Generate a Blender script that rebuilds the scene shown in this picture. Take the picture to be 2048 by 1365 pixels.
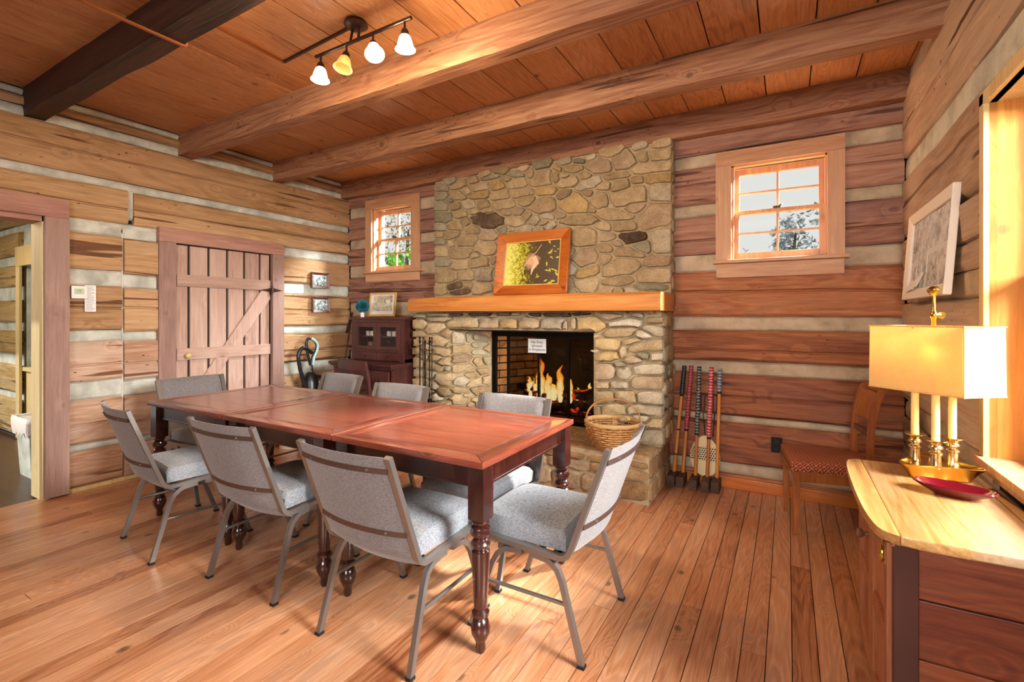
import bpy, bmesh, math, random
from mathutils import Vector, Matrix, noise
R = random.Random(11)
PI = math.pi
rad = math.radians
for o in list(bpy.data.objects): bpy.data.objects.remove(o)
SC = bpy.context.scene
COL = SC.collection

# ------------------------------------------------------------ camera, world, lights
cam_d = bpy.data.cameras.new('camera'); cam = bpy.data.objects.new('camera', cam_d); COL.objects.link(cam)
cam.location = (0, 0, 1.32); cam.rotation_euler = (PI/2, 0, rad(30.05))
cam_d.sensor_width = 36; cam_d.lens = 36*952/2048; cam_d.shift_y = -(682.5-633)/2048; cam_d.clip_start = .02
SC.camera = cam
SC.view_settings.view_transform = 'Standard'; SC.view_settings.look = 'None'
SC.view_settings.exposure = 0.6; SC.view_settings.gamma = 1; SC.view_settings.use_curve_mapping = False
W = bpy.data.worlds.new('sky'); SC.world = W; W.use_nodes = True
wn = W.node_tree.nodes; wn['Background'].inputs[0].default_value = (.66, .66, .63, 1); wn['Background'].inputs[1].default_value = 0.8
def aim(o, loc, tgt):
    o.location = loc; d = Vector(tgt)-Vector(loc); o.rotation_euler = d.to_track_quat('-Z', 'Y').to_euler()
def area(name, loc, tgt, sx, sy, power, col, spread=180):
    l = bpy.data.lights.new(name, 'AREA'); l.shape = 'RECTANGLE'; l.size = sx; l.size_y = sy; l.energy = power; l.color = col; l.spread = rad(spread)
    o = bpy.data.objects.new(name, l); COL.objects.link(o); aim(o, loc, tgt); return o
def spot(name, loc, tgt, power, ang, col, blend=.15, size=.03):
    l = bpy.data.lights.new(name, 'SPOT'); l.energy = power; l.spot_size = rad(ang); l.spot_blend = blend; l.color = col; l.shadow_soft_size = size
    o = bpy.data.objects.new(name, l); COL.objects.link(o); aim(o, loc, tgt); return o
area('daylight_right_window', (2.7, 1.3, 2.35), (-2.0, 2.1, .6), 1.4, 1.2, 520, (1, .98, .96))
area('fill_behind_camera', (.2, -2.3, 1.8), (-1.7, 3.6, 1.1), 2.0, 1.2, 72, (1, .98, .95), 125)  # added unseen fill light behind the camera, no window there
area('daylight_left_window', (-2.95, 5.25, 3.5), (-4.55, 3.1, 1.2), .5, .5, 420, (.95, .98, 1))
area('daylight_back_window', (1.04, 5.65, 3.39), (-1.9, 1.3, 0), .3, .3, 1700, (1, .97, .92))
area('fill_next_room', (-6.3, .2, 2.3), (-6.6, 1.8, 1.3), .8, .6, 22, (1, .82, .55))  # added dim light to show the next room's logs
spot('track_spot', (-1.64, 1.82, 2.66), (-1.2, 2.2, 2.83), 9, 95, (1, .78, .5), .3)
sl = bpy.data.lights.new('sun', 'SUN'); sl.energy = 1.6; sl.angle = .02; so_ = bpy.data.objects.new('sun', sl); COL.objects.link(so_); so_.rotation_euler = (rad(55), 0, rad(-15))

# ------------------------------------------------------------ mesh helpers
def obj(name, bm, mat, parent=None, smooth=False, kind=None):
    me = bpy.data.meshes.new(name); bm.to_mesh(me); bm.free()
    return mobj(name, me, mat, parent, smooth, kind)
def mobj(name, me, mat, parent=None, smooth=False, kind=None):
    if mat is not None:
        for m in (mat if isinstance(mat, (list, tuple)) else [mat]): me.materials.append(m)
    if smooth:
        for p in me.polygons: p.use_smooth = True
        if smooth != 'all':
            try: me.set_sharp_from_angle(angle=rad(38))
            except Exception: pass
    o = bpy.data.objects.new(name, me); COL.objects.link(o)
    if parent: o.parent = parent
    if kind: o['kind'] = kind
    return o
def pyobj(name, vs, fs, mat, parent=None, smooth=False, kind=None):
    me = bpy.data.meshes.new(name); me.from_pydata([tuple(v) for v in vs], [], fs); me.update()
    bm = bmesh.new(); bm.from_mesh(me); bmesh.ops.recalc_face_normals(bm, faces=bm.faces); bm.to_mesh(me); bm.free()
    return mobj(name, me, mat, parent, smooth, kind)
def tag(o, label, cat, group=None):
    o['label'] = label; o['category'] = cat
    if group: o['group'] = group
    return o
def thing(name, label, cat, loc=(0,0,0), rz=0, group=None):
    o = bpy.data.objects.new(name, None); COL.objects.link(o); o.empty_display_size = .05
    o.location = loc; o.rotation_euler = (0, 0, rz); return tag(o, label, cat, group)
def BM(): return bmesh.new()
def box(bm, c, s, rot=None, bev=0, M=None):
    r = bmesh.ops.create_cube(bm, size=1); vs = r['verts']
    mat = Matrix.Translation(c) @ (rot.to_4x4() if rot is not None else Matrix()) @ Matrix.Diagonal((s[0], s[1], s[2], 1))
    if M: mat = M @ mat
    bmesh.ops.transform(bm, matrix=mat, verts=vs)
    if bev:
        es = list({e for v in vs for e in v.link_edges})
        bmesh.ops.bevel(bm, geom=es, offset=bev, segments=2, affect='EDGES', profile=.6)
def bx(bm, x0, x1, y0, y1, z0, z1, bev=0): box(bm, ((x0+x1)/2, (y0+y1)/2, (z0+z1)/2), (abs(x1-x0), abs(y1-y0), abs(z1-z0)), bev=bev)
def cyl(bm, p, q, r, r2=None, n=12):
    p, q = Vector(p), Vector(q); d = q-p; r2 = r if r2 is None else r2
    rot = d.to_track_quat('Z', 'Y').to_matrix().to_4x4()
    bmesh.ops.create_cone(bm, cap_ends=True, segments=n, radius1=r, radius2=r2, depth=d.length, matrix=Matrix.Translation((p+q)/2) @ rot)
def tube(bm, pts, r, n=8, closed=False, sq=None):
    """sweep a circle (or a rectangle sq=(w,h)) along points; r may be a list"""
    P = [Vector(p) for p in pts]; N = len(P); rings = []; up = Vector((0, 0, 1)); prev = None
    for i, p in enumerate(P):
        a = P[(i-1) % N] if (i or closed) else P[0]; b = P[(i+1) % N] if (i < N-1 or closed) else P[-1]
        t = (b-a).normalized()
        if prev is None:
            ref = up if abs(t.z) < .9 else Vector((1, 0, 0)); x = t.cross(ref).normalized()
        else: x = (prev-t*prev.dot(t)).normalized()
        prev = x; y = t.cross(x); rr = r[i] if isinstance(r, (list, tuple)) else r; ring = []
        if sq:
            for sx, sy in ((1, 1), (-1, 1), (-1, -1), (1, -1)): ring.append(bm.verts.new(p + x*sq[0]/2*sx + y*sq[1]/2*sy))
        else:
            for k in range(n):
                an = 2*PI*k/n; ring.append(bm.verts.new(p + (x*math.cos(an)+y*math.sin(an))*rr))
        rings.append(ring)
    m = len(rings[0])
    for i in range(N if closed else N-1):
        A, B = rings[i], rings[(i+1) % N]
        for k in range(m): bm.faces.new((A[k], A[(k+1) % m], B[(k+1) % m], B[k]))
    if not closed:
        bm.faces.new(rings[0][::-1]); bm.faces.new(rings[-1])
def lathe(bm, prof, c=(0, 0, 0), n=20, M=None):
    rings = []
    for r, z in prof:
        rings.append([bm.verts.new((c[0]+r*math.cos(2*PI*k/n), c[1]+r*math.sin(2*PI*k/n), c[2]+z)) for k in range(n)])
    for A, B in zip(rings, rings[1:]):
        for k in range(n): bm.faces.new((A[k], A[(k+1) % n], B[(k+1) % n], B[k]))
    if prof[0][0] > 1e-4: bm.faces.new(rings[0][::-1])
    if prof[-1][0] > 1e-4: bm.faces.new(rings[-1])
    if M:
        bmesh.ops.transform(bm, matrix=M, verts=[v for rg in rings for v in rg])
def prism(bm, pts, axis, a0, a1, bev=0):
    """extrude a 2D outline; axis 'z': pts=(x,y); 'y': pts=(x,z); 'x': pts=(y,z)"""
    f = {'z': lambda u, v, a: (u, v, a), 'y': lambda u, v, a: (u, a, v), 'x': lambda u, v, a: (a, u, v)}[axis]
    A = [bm.verts.new(f(u, v, a0)) for u, v in pts]; B = [bm.verts.new(f(u, v, a1)) for u, v in pts]
    fs = [bm.faces.new(A[::-1]), bm.faces.new(B)]; n = len(pts)
    for i in range(n): fs.append(bm.faces.new((A[i], A[(i+1) % n], B[(i+1) % n], B[i])))
    if bev:
        es = list(set(fs[0].edges) | set(fs[1].edges)); bmesh.ops.bevel(bm, geom=es, offset=bev, segments=2, affect='EDGES', profile=.5)
def smoothpts(pts, sub=6):
    P = [Vector(p) for p in pts]; out = []
    for i in range(len(P)-1):
        p0 = P[max(i-1, 0)]; p1 = P[i]; p2 = P[i+1]; p3 = P[min(i+2, len(P)-1)]
        for k in range(sub):
            t = k/sub; out.append(.5*((2*p1)+(p2-p0)*t+(2*p0-5*p1+4*p2-p3)*t*t+(3*p1-p0-3*p2+p3)*t**3))
    out.append(P[-1]); return out
def copy_tree(o, parent=None):
    c = o.copy(); COL.objects.link(c)
    if parent: c.parent = parent
    for ch in list(o.children): copy_tree(ch, c)
    return c
def dup(o, loc, rz, label, group=None):
    c = copy_tree(o); c.location = loc; c.rotation_euler = (0, 0, rz); c['label'] = label
    if group: c['group'] = group
    return c

# ------------------------------------------------------------ materials
def lin(c):
    if isinstance(c, str): c = [int(c[i:i+2], 16)/255 for i in (0, 2, 4)]
    return tuple(x/12.92 if x <= .04045 else ((x+.055)/1.055)**2.4 for x in c)+(1,)
class NT:
    def __init__(s, name):
        s.m = bpy.data.materials.new(name); s.m.use_nodes = True; s.n = s.m.node_tree.nodes; s.l = s.m.node_tree.links
        s.b = s.n['Principled BSDF']; s.out = s.n['Material Output']
    def add(s, t, **k):
        o = s.n.new(t)
        for a, b in k.items(): setattr(o, a, b)
        return o
    def lk(s, a, b): s.l.new(a, b)
    def val(s, sock, v):
        if hasattr(v, 'is_output') or hasattr(v, 'links'): s.lk(v, sock)
        else: sock.default_value = v
    def math(s, op, a, b=0, clamp=False):
        m = s.add('ShaderNodeMath', operation=op, use_clamp=clamp); s.val(m.inputs[0], a); s.val(m.inputs[1], b); return m.outputs[0]
    def noise(s, vec, scale, detail=4, rough=.55, dist=0):
        n = s.add('ShaderNodeTexNoise'); s.lk(vec, n.inputs['Vector']); n.inputs['Scale'].default_value = scale
        n.inputs['Detail'].default_value = detail; n.inputs['Roughness'].default_value = rough; n.inputs['Distortion'].default_value = dist; return n.outputs['Fac']
    def mapping(s, vec, scale=(1, 1, 1), loc=(0, 0, 0), rot=(0, 0, 0)):
        n = s.add('ShaderNodeMapping'); s.lk(vec, n.inputs[0]); n.inputs['Scale'].default_value = scale; n.inputs['Location'].default_value = loc; n.inputs['Rotation'].default_value = rot; return n.outputs[0]
    def ramp(s, fac, stops):
        n = s.add('ShaderNodeValToRGB'); s.lk(fac, n.inputs[0]); e = n.color_ramp.elements
        while len(e) < len(stops): e.new(.5)
        for i, (p, c) in enumerate(stops): e[i].position = p; e[i].color = lin(c) if not isinstance(c, float) else (c, c, c, 1)
        return n.outputs[0]
    def mix(s, fac, a, b, mode='MIX'):
        n = s.add('ShaderNodeMix', data_type='RGBA', blend_type=mode); s.val(n.inputs[0], fac)
        for i, v in ((6, a), (7, b)):
            if isinstance(v, str): n.inputs[i].default_value = lin(v)
            elif isinstance(v, (tuple, list)): n.inputs[i].default_value = v
            else: s.lk(v, n.inputs[i])
        return n.outputs[2]
    def bump(s, h, strength=.3, dist=.01):
        n = s.add('ShaderNodeBump'); s.lk(h, n.inputs['Height']); n.inputs['Strength'].default_value = strength; n.inputs['Distance'].default_value = dist
        s.lk(n.outputs[0], s.b.inputs['Normal'])
    def coords(s, rnd=True):
        tc = s.add('ShaderNodeTexCoord').outputs['Object']
        if not rnd: return tc
        oi = s.add('ShaderNodeObjectInfo').outputs['Random']; sc = s.math('MULTIPLY', oi, 37.3)
        cb = s.add('ShaderNodeCombineXYZ'); s.lk(sc, cb.inputs[0]); s.lk(s.math('MULTIPLY', oi, 71.1), cb.inputs[1]); s.lk(s.math('MULTIPLY', oi, 13.7), cb.inputs[2])
        a = s.add('ShaderNodeVectorMath', operation='ADD'); s.lk(tc, a.inputs[0]); s.lk(cb.outputs[0], a.inputs[1]); return a.outputs[0]
    def rand(s): return s.add('ShaderNodeObjectInfo').outputs['Random']
def plain(name, col, rough=.5, metal=0, coat=0, bumpn=0, trans=0, spec=.5):
    t = NT(name); t.b.inputs['Base Color'].default_value = lin(col); t.b.inputs['Roughness'].default_value = rough; t.b.inputs['Metallic'].default_value = metal
    t.b.inputs['Coat Weight'].default_value = coat; t.b.inputs['Specular IOR Level'].default_value = spec
    if trans: t.b.inputs['Transmission Weight'].default_value = trans
    if bumpn:
        v = t.coords(False); t.bump(t.noise(v, bumpn), .25, .003)
    return t.m
def wood(name, dark, mid, light, axis='x', rough=.5, ringd=10, fine=70, var=.25, knots=.5, bump=.25, coat=0, stain=None, stainamt=.6, checks=0, scale=1.0, line=.35):
    """grain runs along axis; colour = stretched contour figure + fine streaks + knots; var = tone change from piece to piece"""
    t = NT(name); v = t.coords(); st = {'x': (.12, 1, 1), 'y': (1, .12, 1), 'z': (1, 1, .12)}[axis]; st = tuple(a*scale for a in st)
    g = t.mapping(v, st); n1 = t.noise(g, 2.6, 3, .5, .4)
    kn = None
    if knots:
        kst = {'x': (.75, 1, 1), 'y': (1, .75, 1), 'z': (1, 1, .75)}[axis]
        kv = t.mapping(v, tuple(a*4.6*scale for a in kst)); vo = t.add('ShaderNodeTexVoronoi'); t.lk(kv, vo.inputs['Vector']); vo.inputs['Scale'].default_value = 1.0
        kd = vo.outputs['Distance']; kn = t.ramp(kd, [(.0, 1.0), (.06, .8), (.10, 0.0)])
        n1 = t.math('ADD', n1, t.math('MULTIPLY', t.ramp(kd, [(.0, 1.0), (.3, 0.0)]), .10))
    rg = t.math('SINE', t.math('MULTIPLY', n1, ringd*6.283)); rg = t.math('ADD', t.math('MULTIPLY', rg, .5), .5)
    fst = {'x': (.06, 1, 1), 'y': (1, .06, 1), 'z': (1, 1, .06)}[axis]
    fi = t.noise(t.mapping(v, tuple(a*scale for a in fst)), fine*1.25, 4, .65)
    big = t.noise(t.mapping(v, st), 1.3, 2, .5)
    f = t.math('ADD', t.math('MULTIPLY', rg, .2), t.math('MULTIPLY', fi, .62)); f = t.math('ADD', f, t.math('MULTIPLY', big, .22))
    f = t.math('ADD', f, t.math('MULTIPLY', t.math('SUBTRACT', t.rand(), .5), var))
    c = t.ramp(f, [(.24, dark), (.5, mid), (.77, light)])
    c = t.mix(t.math('MULTIPLY', t.ramp(rg, [(.62, 0.0), (.97, 1.0)]), line), c, dark)
    if stain:
        sn = t.noise(t.mapping(v, tuple(min(1, a*3) for a in st)), 1.7, 5, .6, .6); c = t.mix(t.math('MULTIPLY', t.ramp(sn, [(.5, 0.0), (.68, 1.0)]), stainamt), c, stain)
    h = t.math('ADD', t.math('MULTIPLY', fi, .6), t.math('MULTIPLY', rg, .25))
    if checks:
        cs = {'x': (.05, 1, 1), 'y': (1, .05, 1), 'z': (1, 1, .05)}[axis]
        cn = t.noise(t.mapping(v, cs), 16, 2, .5, .2); ck = t.ramp(cn, [(.33, 1.0), (.365, 0.0)])
        pit = t.add('ShaderNodeTexVoronoi'); t.lk(t.mapping(v, tuple(min(1, a*4) for a in st)), pit.inputs['Vector']); pit.inputs['Scale'].default_value = 24
        pk = t.math('MULTIPLY', t.ramp(pit.outputs['Distance'], [(.08, 1.0), (.16, 0.0)]), t.ramp(t.noise(v, 2.2, 2), [(.52, 0.0), (.6, 1.0)]))
        ck = t.math('MAXIMUM', ck, pk); c = t.mix(t.math('MULTIPLY', ck, checks), c, dark, 'MULTIPLY'); h = t.math('SUBTRACT', h, t.math('MULTIPLY', ck, .8))
    if kn is not None: c = t.mix(t.math('MULTIPLY', kn, knots), c, '3a2014')
    t.lk(c, t.b.inputs['Base Color']); t.b.inputs['Roughness'].default_value = rough
    t.b.inputs['Coat Weight'].default_value = coat; t.b.inputs['Coat Roughness'].default_value = .18
    t.bump(h, bump, .004); return t.m
def stone_mat(name, c1, c2, c3):
    t = NT(name); v = t.coords(); a = t.noise(v, 9, 6, .7, .5); b = t.noise(v, 70, 3, .8); rv = t.rand()
    f = t.math('ADD', t.math('MULTIPLY', a, .55), t.math('MULTIPLY', b, .4)); f = t.math('ADD', f, t.math('MULTIPLY', t.math('SUBTRACT', rv, .5), .16))
    c = t.ramp(f, [(.3, c1), (.5, c2), (.68, c3)])
    sp = t.add('ShaderNodeTexVoronoi'); t.lk(v, sp.inputs['Vector']); sp.inputs['Scale'].default_value = 120
    c = t.mix(t.math('MULTIPLY', t.ramp(sp.outputs['Distance'], [(.12, 1.0), (.3, 0.0)]), .55), c, '4a4036')
    t.lk(c, t.b.inputs['Base Color']); t.b.inputs['Roughness'].default_value = .9; t.b.inputs['Specular IOR Level'].default_value = .25
    t.bump(t.math('ADD', t.math('MULTIPLY', a, .9), t.math('MULTIPLY', b, .45)), .9, .012); return t.m
def plaster(name, c1, c2, sc=6, b=.5):
    t = NT(name); v = t.coords(); a = t.noise(v, sc, 6, .6, .3); c = t.ramp(a, [(.32, c1), (.62, c2)]); t.lk(c, t.b.inputs['Base Color'])
    t.b.inputs['Roughness'].default_value = .92; t.b.inputs['Specular IOR Level'].default_value = .2; t.bump(t.math('ADD', a, t.math('MULTIPLY', t.noise(v, 60, 3), .3)), b, .008); return t.m
def fabric(name, c1, c2):
    t = NT(name); v = t.coords(); a = t.noise(t.mapping(v, (1, 1, .16)), 620, 2, .6); b = t.noise(t.mapping(v, (.16, .16, 1)), 620, 2, .6)
    f = t.math('MULTIPLY', t.math('ADD', a, b), .5); c = t.ramp(f, [(.36, c1), (.64, c2)]); t.lk(c, t.b.inputs['Base Color'])
    t.b.inputs['Roughness'].default_value = .95; t.b.inputs['Sheen Weight'].default_value = .25; t.b.inputs['Specular IOR Level'].default_value = .2; t.bump(f, .4, .002); return t.m
def glass(name, tint='ffffff', ior=1.45):
    t = NT(name); t.n.remove(t.b); g = t.add('ShaderNodeBsdfGlossy'); g.inputs['Roughness'].default_value = .02
    tr = t.add('ShaderNodeBsdfTransparent'); tr.inputs[0].default_value = lin(tint); fr = t.add('ShaderNodeFresnel'); fr.inputs[0].default_value = ior
    mx = t.add('ShaderNodeMixShader'); ge = t.add('ShaderNodeNewGeometry'); t.lk(t.math('MULTIPLY', fr.outputs[0], t.math('SUBTRACT', 1, ge.outputs['Backfacing'])), mx.inputs[0]); t.lk(tr.outputs[0], mx.inputs[1]); t.lk(g.outputs[0], mx.inputs[2]); t.lk(mx.outputs[0], t.out.inputs[0]); return t.m
def emit(name, col, s, base=None):
    t = NT(name); t.b.inputs['Base Color'].default_value = lin(base or col); t.b.inputs['Emission Color'].default_value = lin(col); t.b.inputs['Emission Strength'].default_value = s; return t.m

M = {}
M['log_left'] = wood('hewn_log_tan', '84603e', 'b48c60', 'd4b286', 'y', .8, 13, 60, .22, .3, .8, stain='c9a27c', stainamt=.5, checks=.9)
M['log_left_lit'] = wood('hewn_log_lit', '8a6248', 'b88e70', 'd9bfa6', 'y', .8, 13, 60, .3, .3, .9, stain='d8c4b2', stainamt=.6, checks=.9)  # window light on the lower logs is put into this paler colour
M['log_back'] = wood('hewn_log_red', '74402a', 'ae6c44', 'cc9264', 'x', .75, 14, 55, .25, .3, .6, stain='8a5c58', stainamt=.35, checks=.7)
M['log_back_up'] = wood('hewn_log_weathered', '704a3c', 'a47662', 'c49a82', 'x', .75, 14, 55, .25, .3, .6, stain='745a66', stainamt=.5, checks=.8)
M['log_right'] = wood('hewn_log_grey', '83664f', 'b0937a', 'd2b99f', 'y', .8, 5, 50, .35, .3, 1.0, stain='b9ab9c', stainamt=.55, checks=1.0)
M['log_other'] = wood('hewn_log_yellow', '7c6038', 'b3925c', 'd3b987', 'x', .8, 5, 50, .3, .3, .8, checks=.8)
M['chink_left'] = plaster('chinking_pale', 'a9aba0', 'd6d8cc')
M['chink_back'] = plaster('chinking_sand', 'a3927a', 'cdbba0')
M['mortar'] = plaster('stone_mortar', '988567', 'b9a684', 14, .8)
M['floor'] = wood('pine_floor', '82482a', 'c2865c', 'dcaa84', 'y', .32, 30, 60, .28, .8, .05, coat=.35, line=.38)
M['floor_dim'] = wood('dim_floor', '2a1710', '4a2a1b', '63391f', 'x', .35, 6, 45, .3, .3, .06, coat=.2)  # the next room's low light is put into this dark colour
M['ceil'] = wood('pine_ceiling', '935831', 'c28653', 'daa878', 'y', .45, 28, 60, .18, .8, .1, coat=.1, line=.4)
M['beam'] = wood('beam_brown', '6a4230', '9c6c4e', 'c49a74', 'x', .65, 20, 45, .15, .7, .45, checks=.8)
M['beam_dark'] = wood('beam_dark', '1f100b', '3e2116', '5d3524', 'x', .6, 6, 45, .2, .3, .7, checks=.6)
M['casing'] = wood('casing_mauve', '7d6055', 'a07f72', 'ba9c8f', 'z', .7, 4, 60, .12, .35, .35)
M['casing_h'] = wood('casing_mauve_across', '805246', 'a97a68', 'c29a86', 'y', .7, 4, 60, .12, .35, .35)
M['plank'] = wood('door_plank', '98766a', 'bd9c8a', 'd4b8a6', 'z', .7, 4, 60, .12, .3, .35)
M['plank_h'] = wood('door_batten', '98766a', 'b99886', 'd0b4a2', 'y', .7, 4, 60, .12, .3, .35)
M['win'] = wood('window_pine', 'ad7650', 'ca9a72', 'dcb48e', 'z', .5, 4, 50, .1, .25, .08)
M['win_h'] = wood('window_pine_across', 'ad7650', 'ca9a72', 'dcb48e', 'x', .5, 4, 50, .1, .25, .08)
M['jamb'] = wood('jamb_orange', 'a4611f', 'cf8b35', 'e0a552', 'z', .5, 5, 50, .1, .5, .1)
M['pale_wood'] = wood('pale_trim', 'b99a64', 'd9c08a', 'e8d6a8', 'z', .5, 3, 50, .1, .2, .08)
M['mantel'] = wood('mantel_pine', 'a25a22', 'cc8540', 'e0a25c', 'x', .42, 5, 40, .05, .5, .12, coat=.15)
M['base'] = wood('baseboard_orange', 'a04e16', 'c96f26', 'dc8b3c', 'x', .4, 4, 50, .1, .5, .1)
M['table'] = wood('table_cherry', '50231b', '7c3c2b', '96523e', 'x', .24, 14, 55, .06, .6, .015, coat=.6)
M['table_y'] = wood('table_cherry_cross', '50231b', '7c3c2b', '96523e', 'y', .24, 14, 55, .06, .5, .015, coat=.6)
M['table_leg'] = wood('table_leg_dark', '150806', '30130f', '4a221a', 'z', .22, 3, 60, .1, .1, .05, coat=.7)
M['desk'] = wood('desk_oxblood', '260f0f', '48221f', '603632', 'z', .4, 4, 60, .1, .1, .05, coat=.2)
M['cab_top'] = wood('oak_top', '7c5228', 'ae7f46', 'caa26c', 'y', .42, 14, 60, .1, .3, .2, coat=.15, stain='a89c8e', stainamt=.5, checks=.3)
M['cab'] = wood('oak_red', '4a1f14', '7b3b25', '9a5638', 'y', .45, 6, 60, .3, .1, .12)
M['cab_x'] = wood('oak_red_end', '3f1a10', '74351f', '96522f', 'x', .45, 14, 60, .4, .1, .15)
M['cab_front'] = wood('oak_front', '6b3720', 'a06240', 'be8258', 'z', .45, 4, 60, .1, .1, .1)
M['chair_wood'] = wood('chair_walnut', '6a3414', 'a05a28', 'c07e42', 'z', .35, 3, 60, .1, .1, .05, coat=.3)
M['frame_pine'] = wood('frame_pine', '8e3d12', 'c0661f', 'd88a3c', 'x', .35, 5, 50, .2, .6, .05, coat=.3)
M['frame_walnut'] = wood('frame_walnut', '40241a', '6d4532', '8c6048', 'z', .4, 3, 60, .1, 0, .05)
M['frame_white'] = plain('frame_whitewood', 'f2ebdf', .5)
M['frame_oak'] = wood('frame_light_oak', 'b78946', 'd6ae68', 'e4c688', 'z', .45, 3, 60, .1, .1, .05)
M['cane'] = wood('mallet_handle', 'a85a20', 'cd7f3a', 'd99a55', 'z', .4, 2, 60, .2, 0, .03)
M['mallet'] = wood('mallet_head', '2c1d18', '4a342b', '6a4d3e', 'y', .8, 3, 60, .2, 0, .6)
for k, cs in dict(t=('857152', 'b39c76', 'd2bf9c'), g=('77705a', '9d9579', 'bab296'), y=('8f784e', 'ba9e6c', 'd6bd90'), d=('3a2c24', '64503e', '8d7658'),
                  p=('7c6a50', 'a89072', 'c6b292'), w=('857862', 'b9ab90', 'd8cdb5')).items():
    M['st_'+k] = stone_mat('fieldstone_'+{'t':'tan','g':'green','y':'ochre','d':'brown','p':'rosy','w':'pale'}[k], *cs)
M['flag'] = stone_mat('flagstone', '6b5038', '9a7a55', 'bfa078')
M['soot'] = stone_mat('soot_stone', '14130f', '2b2a22', '45433a')
M['firebrick'] = plaster('fire_brick', '6b5238', 'a08259', 8, .5)
M['black'] = plain('black_metal', '0d0c0c', .45, .6)
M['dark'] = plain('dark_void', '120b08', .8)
M['fabric'] = fabric('grey_tweed', '54575c', 'a0a4aa')
M['fabric_b'] = fabric('taupe_tweed', '4f4b4b', '908b8a')
M['gunmetal'] = plain('chair_steel', '8d8782', .33, .75, bumpn=160)
M['strap'] = plain('strap_steel', '6a554c', .4, .7)
M['rubber'] = plain('black_rubber', '101010', .7)
M['brass'] = plain('brass', 'c9a24a', .22, 1)
M['brass_pale'] = plain('polished_brass', 'd8c08a', .2, 1)
M['bronze'] = plain('bronze', '4a3830', .4, .7)
M['white'] = plain('white_plastic', 'e9e7e0', .45)
M['paper'] = plain('paper', 'eeeeea', .8)
M['ink'] = plain('ink', '151515', .8)
M['glass'] = glass('window_glass'); M['doorglass'] = glass('fire_glass', 'b9b5b0', 1.5)
M['copper'] = plain('conduit_copper', 'a8683c', .4, .8)

# ------------------------------------------------------------ the room shell
XL, XR, YB, YF, ZC = -4.66, .70, 4.06, -2.6, 2.928
def wpt(w, a, d, z): return {'back': (a, YB-d, z), 'left': (XL+d, a, z), 'right': (XR-d, a, z), 'other': (a, 1.84-d, z)}[w]
def rail(parent, w, a0, a1, z0, z1, d, mat, crack=None, name='log', back=-.01, rough=1., step=.14):
    """one hewn log (or one run of chinking): a wavy bar standing d proud of the wall core"""
    n = max(2, int((a1-a0)/step)); so = R.uniform(0, 90); vs = []; fs = []
    prof = [(back, 0, 0), (d-.016, .004, 1), (d, .022, 1)]
    if crack: prof += [(d, crack-.012, 1), (d-.02, crack-.002, 1), (d-.02, crack+.003, 1), (d-.001, crack+.010, 1)]
    else: prof += [(d+.002, .5*(z1-z0), 1)]
    H = z1-z0; prof += [(d, H-.022, 1), (d-.016, H-.004, 1), (back, H, 0)]
    m = len(prof)
    for i in range(n+1):
        a = a0+(a1-a0)*i/n; e = noise.noise(Vector((a*1.7, so, 0)))*.012*rough; cr = noise.noise(Vector((a*.9, so, 5)))*.03
        for j, (dd, zz, f) in enumerate(prof):
            q = noise.noise(Vector((a*3.1, so+zz*9, 3)))*.010*rough if f else 0
            z = z0+zz + (e if (f and (zz < .03 or zz > H-.03)) else 0) + (cr if crack and .03 < zz < H-.03 else 0)
            vs.append(wpt(w, a, dd+q, z))
    for i in range(n):
        for j in range(m-1): fs.append((i*m+j, i*m+j+1, (i+1)*m+j+1, (i+1)*m+j))
    fs.append(tuple(range(m))); fs.append(tuple(range(n*m, n*m+m)))
    return pyobj(name, vs, fs, mat, parent, True)
def wall_box(name, boxes, mat):
    bm = BM()
    for b in boxes: bx(bm, *b)
    return obj(name, bm, mat, kind='structure')

# floor boards .0876 wide, running front to back
fl = wall_box('floor', [(XL-.0, XR+.1, YF, YB+.05, -.12, -.022)], M['dark'])
x = .016-.0876*54; i = 0
while x < XR+.06:
    x0, x1 = max(x, XL-.03), min(x+.0876, XR+.05)
    if x1-x0 > .02:
        cuts = [YF]+([R.uniform(-.6, 3.6)] if R.random() < .75 else [])+[4.04]
        for c0, c1 in zip(cuts, cuts[1:]):
            bm = BM(); box(bm, ((x0+x1)/2, (c0+c1)/2, -.011+R.uniform(-.0006, .0004)), (x1-x0-.0034, c1-c0-.003, .022), bev=0)
            obj('floor_board', bm, M['floor'], fl)
    x += .0876; i += 1
# ceiling boards .267 wide, same direction
ce = wall_box('ceiling', [(XL-.1, XR+.2, YF-.1, YB+.1, ZC+.03, ZC+.08)], M['dark'])
x = .40-.2665*19
while x < XR+.1:
    w = .2665; x0, x1 = max(x, XL-.08), min(x+w, XR+.15)
    if x1-x0 > .02:
        bm = BM(); box(bm, ((x0+x1)/2, (YF+YB)/2, ZC+.012+R.uniform(-.002, .002)), (x1-x0-.007, YB-YF, .024), bev=.0015); obj('ceiling_board', bm, M['ceil'], ce)
    x += w
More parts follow.
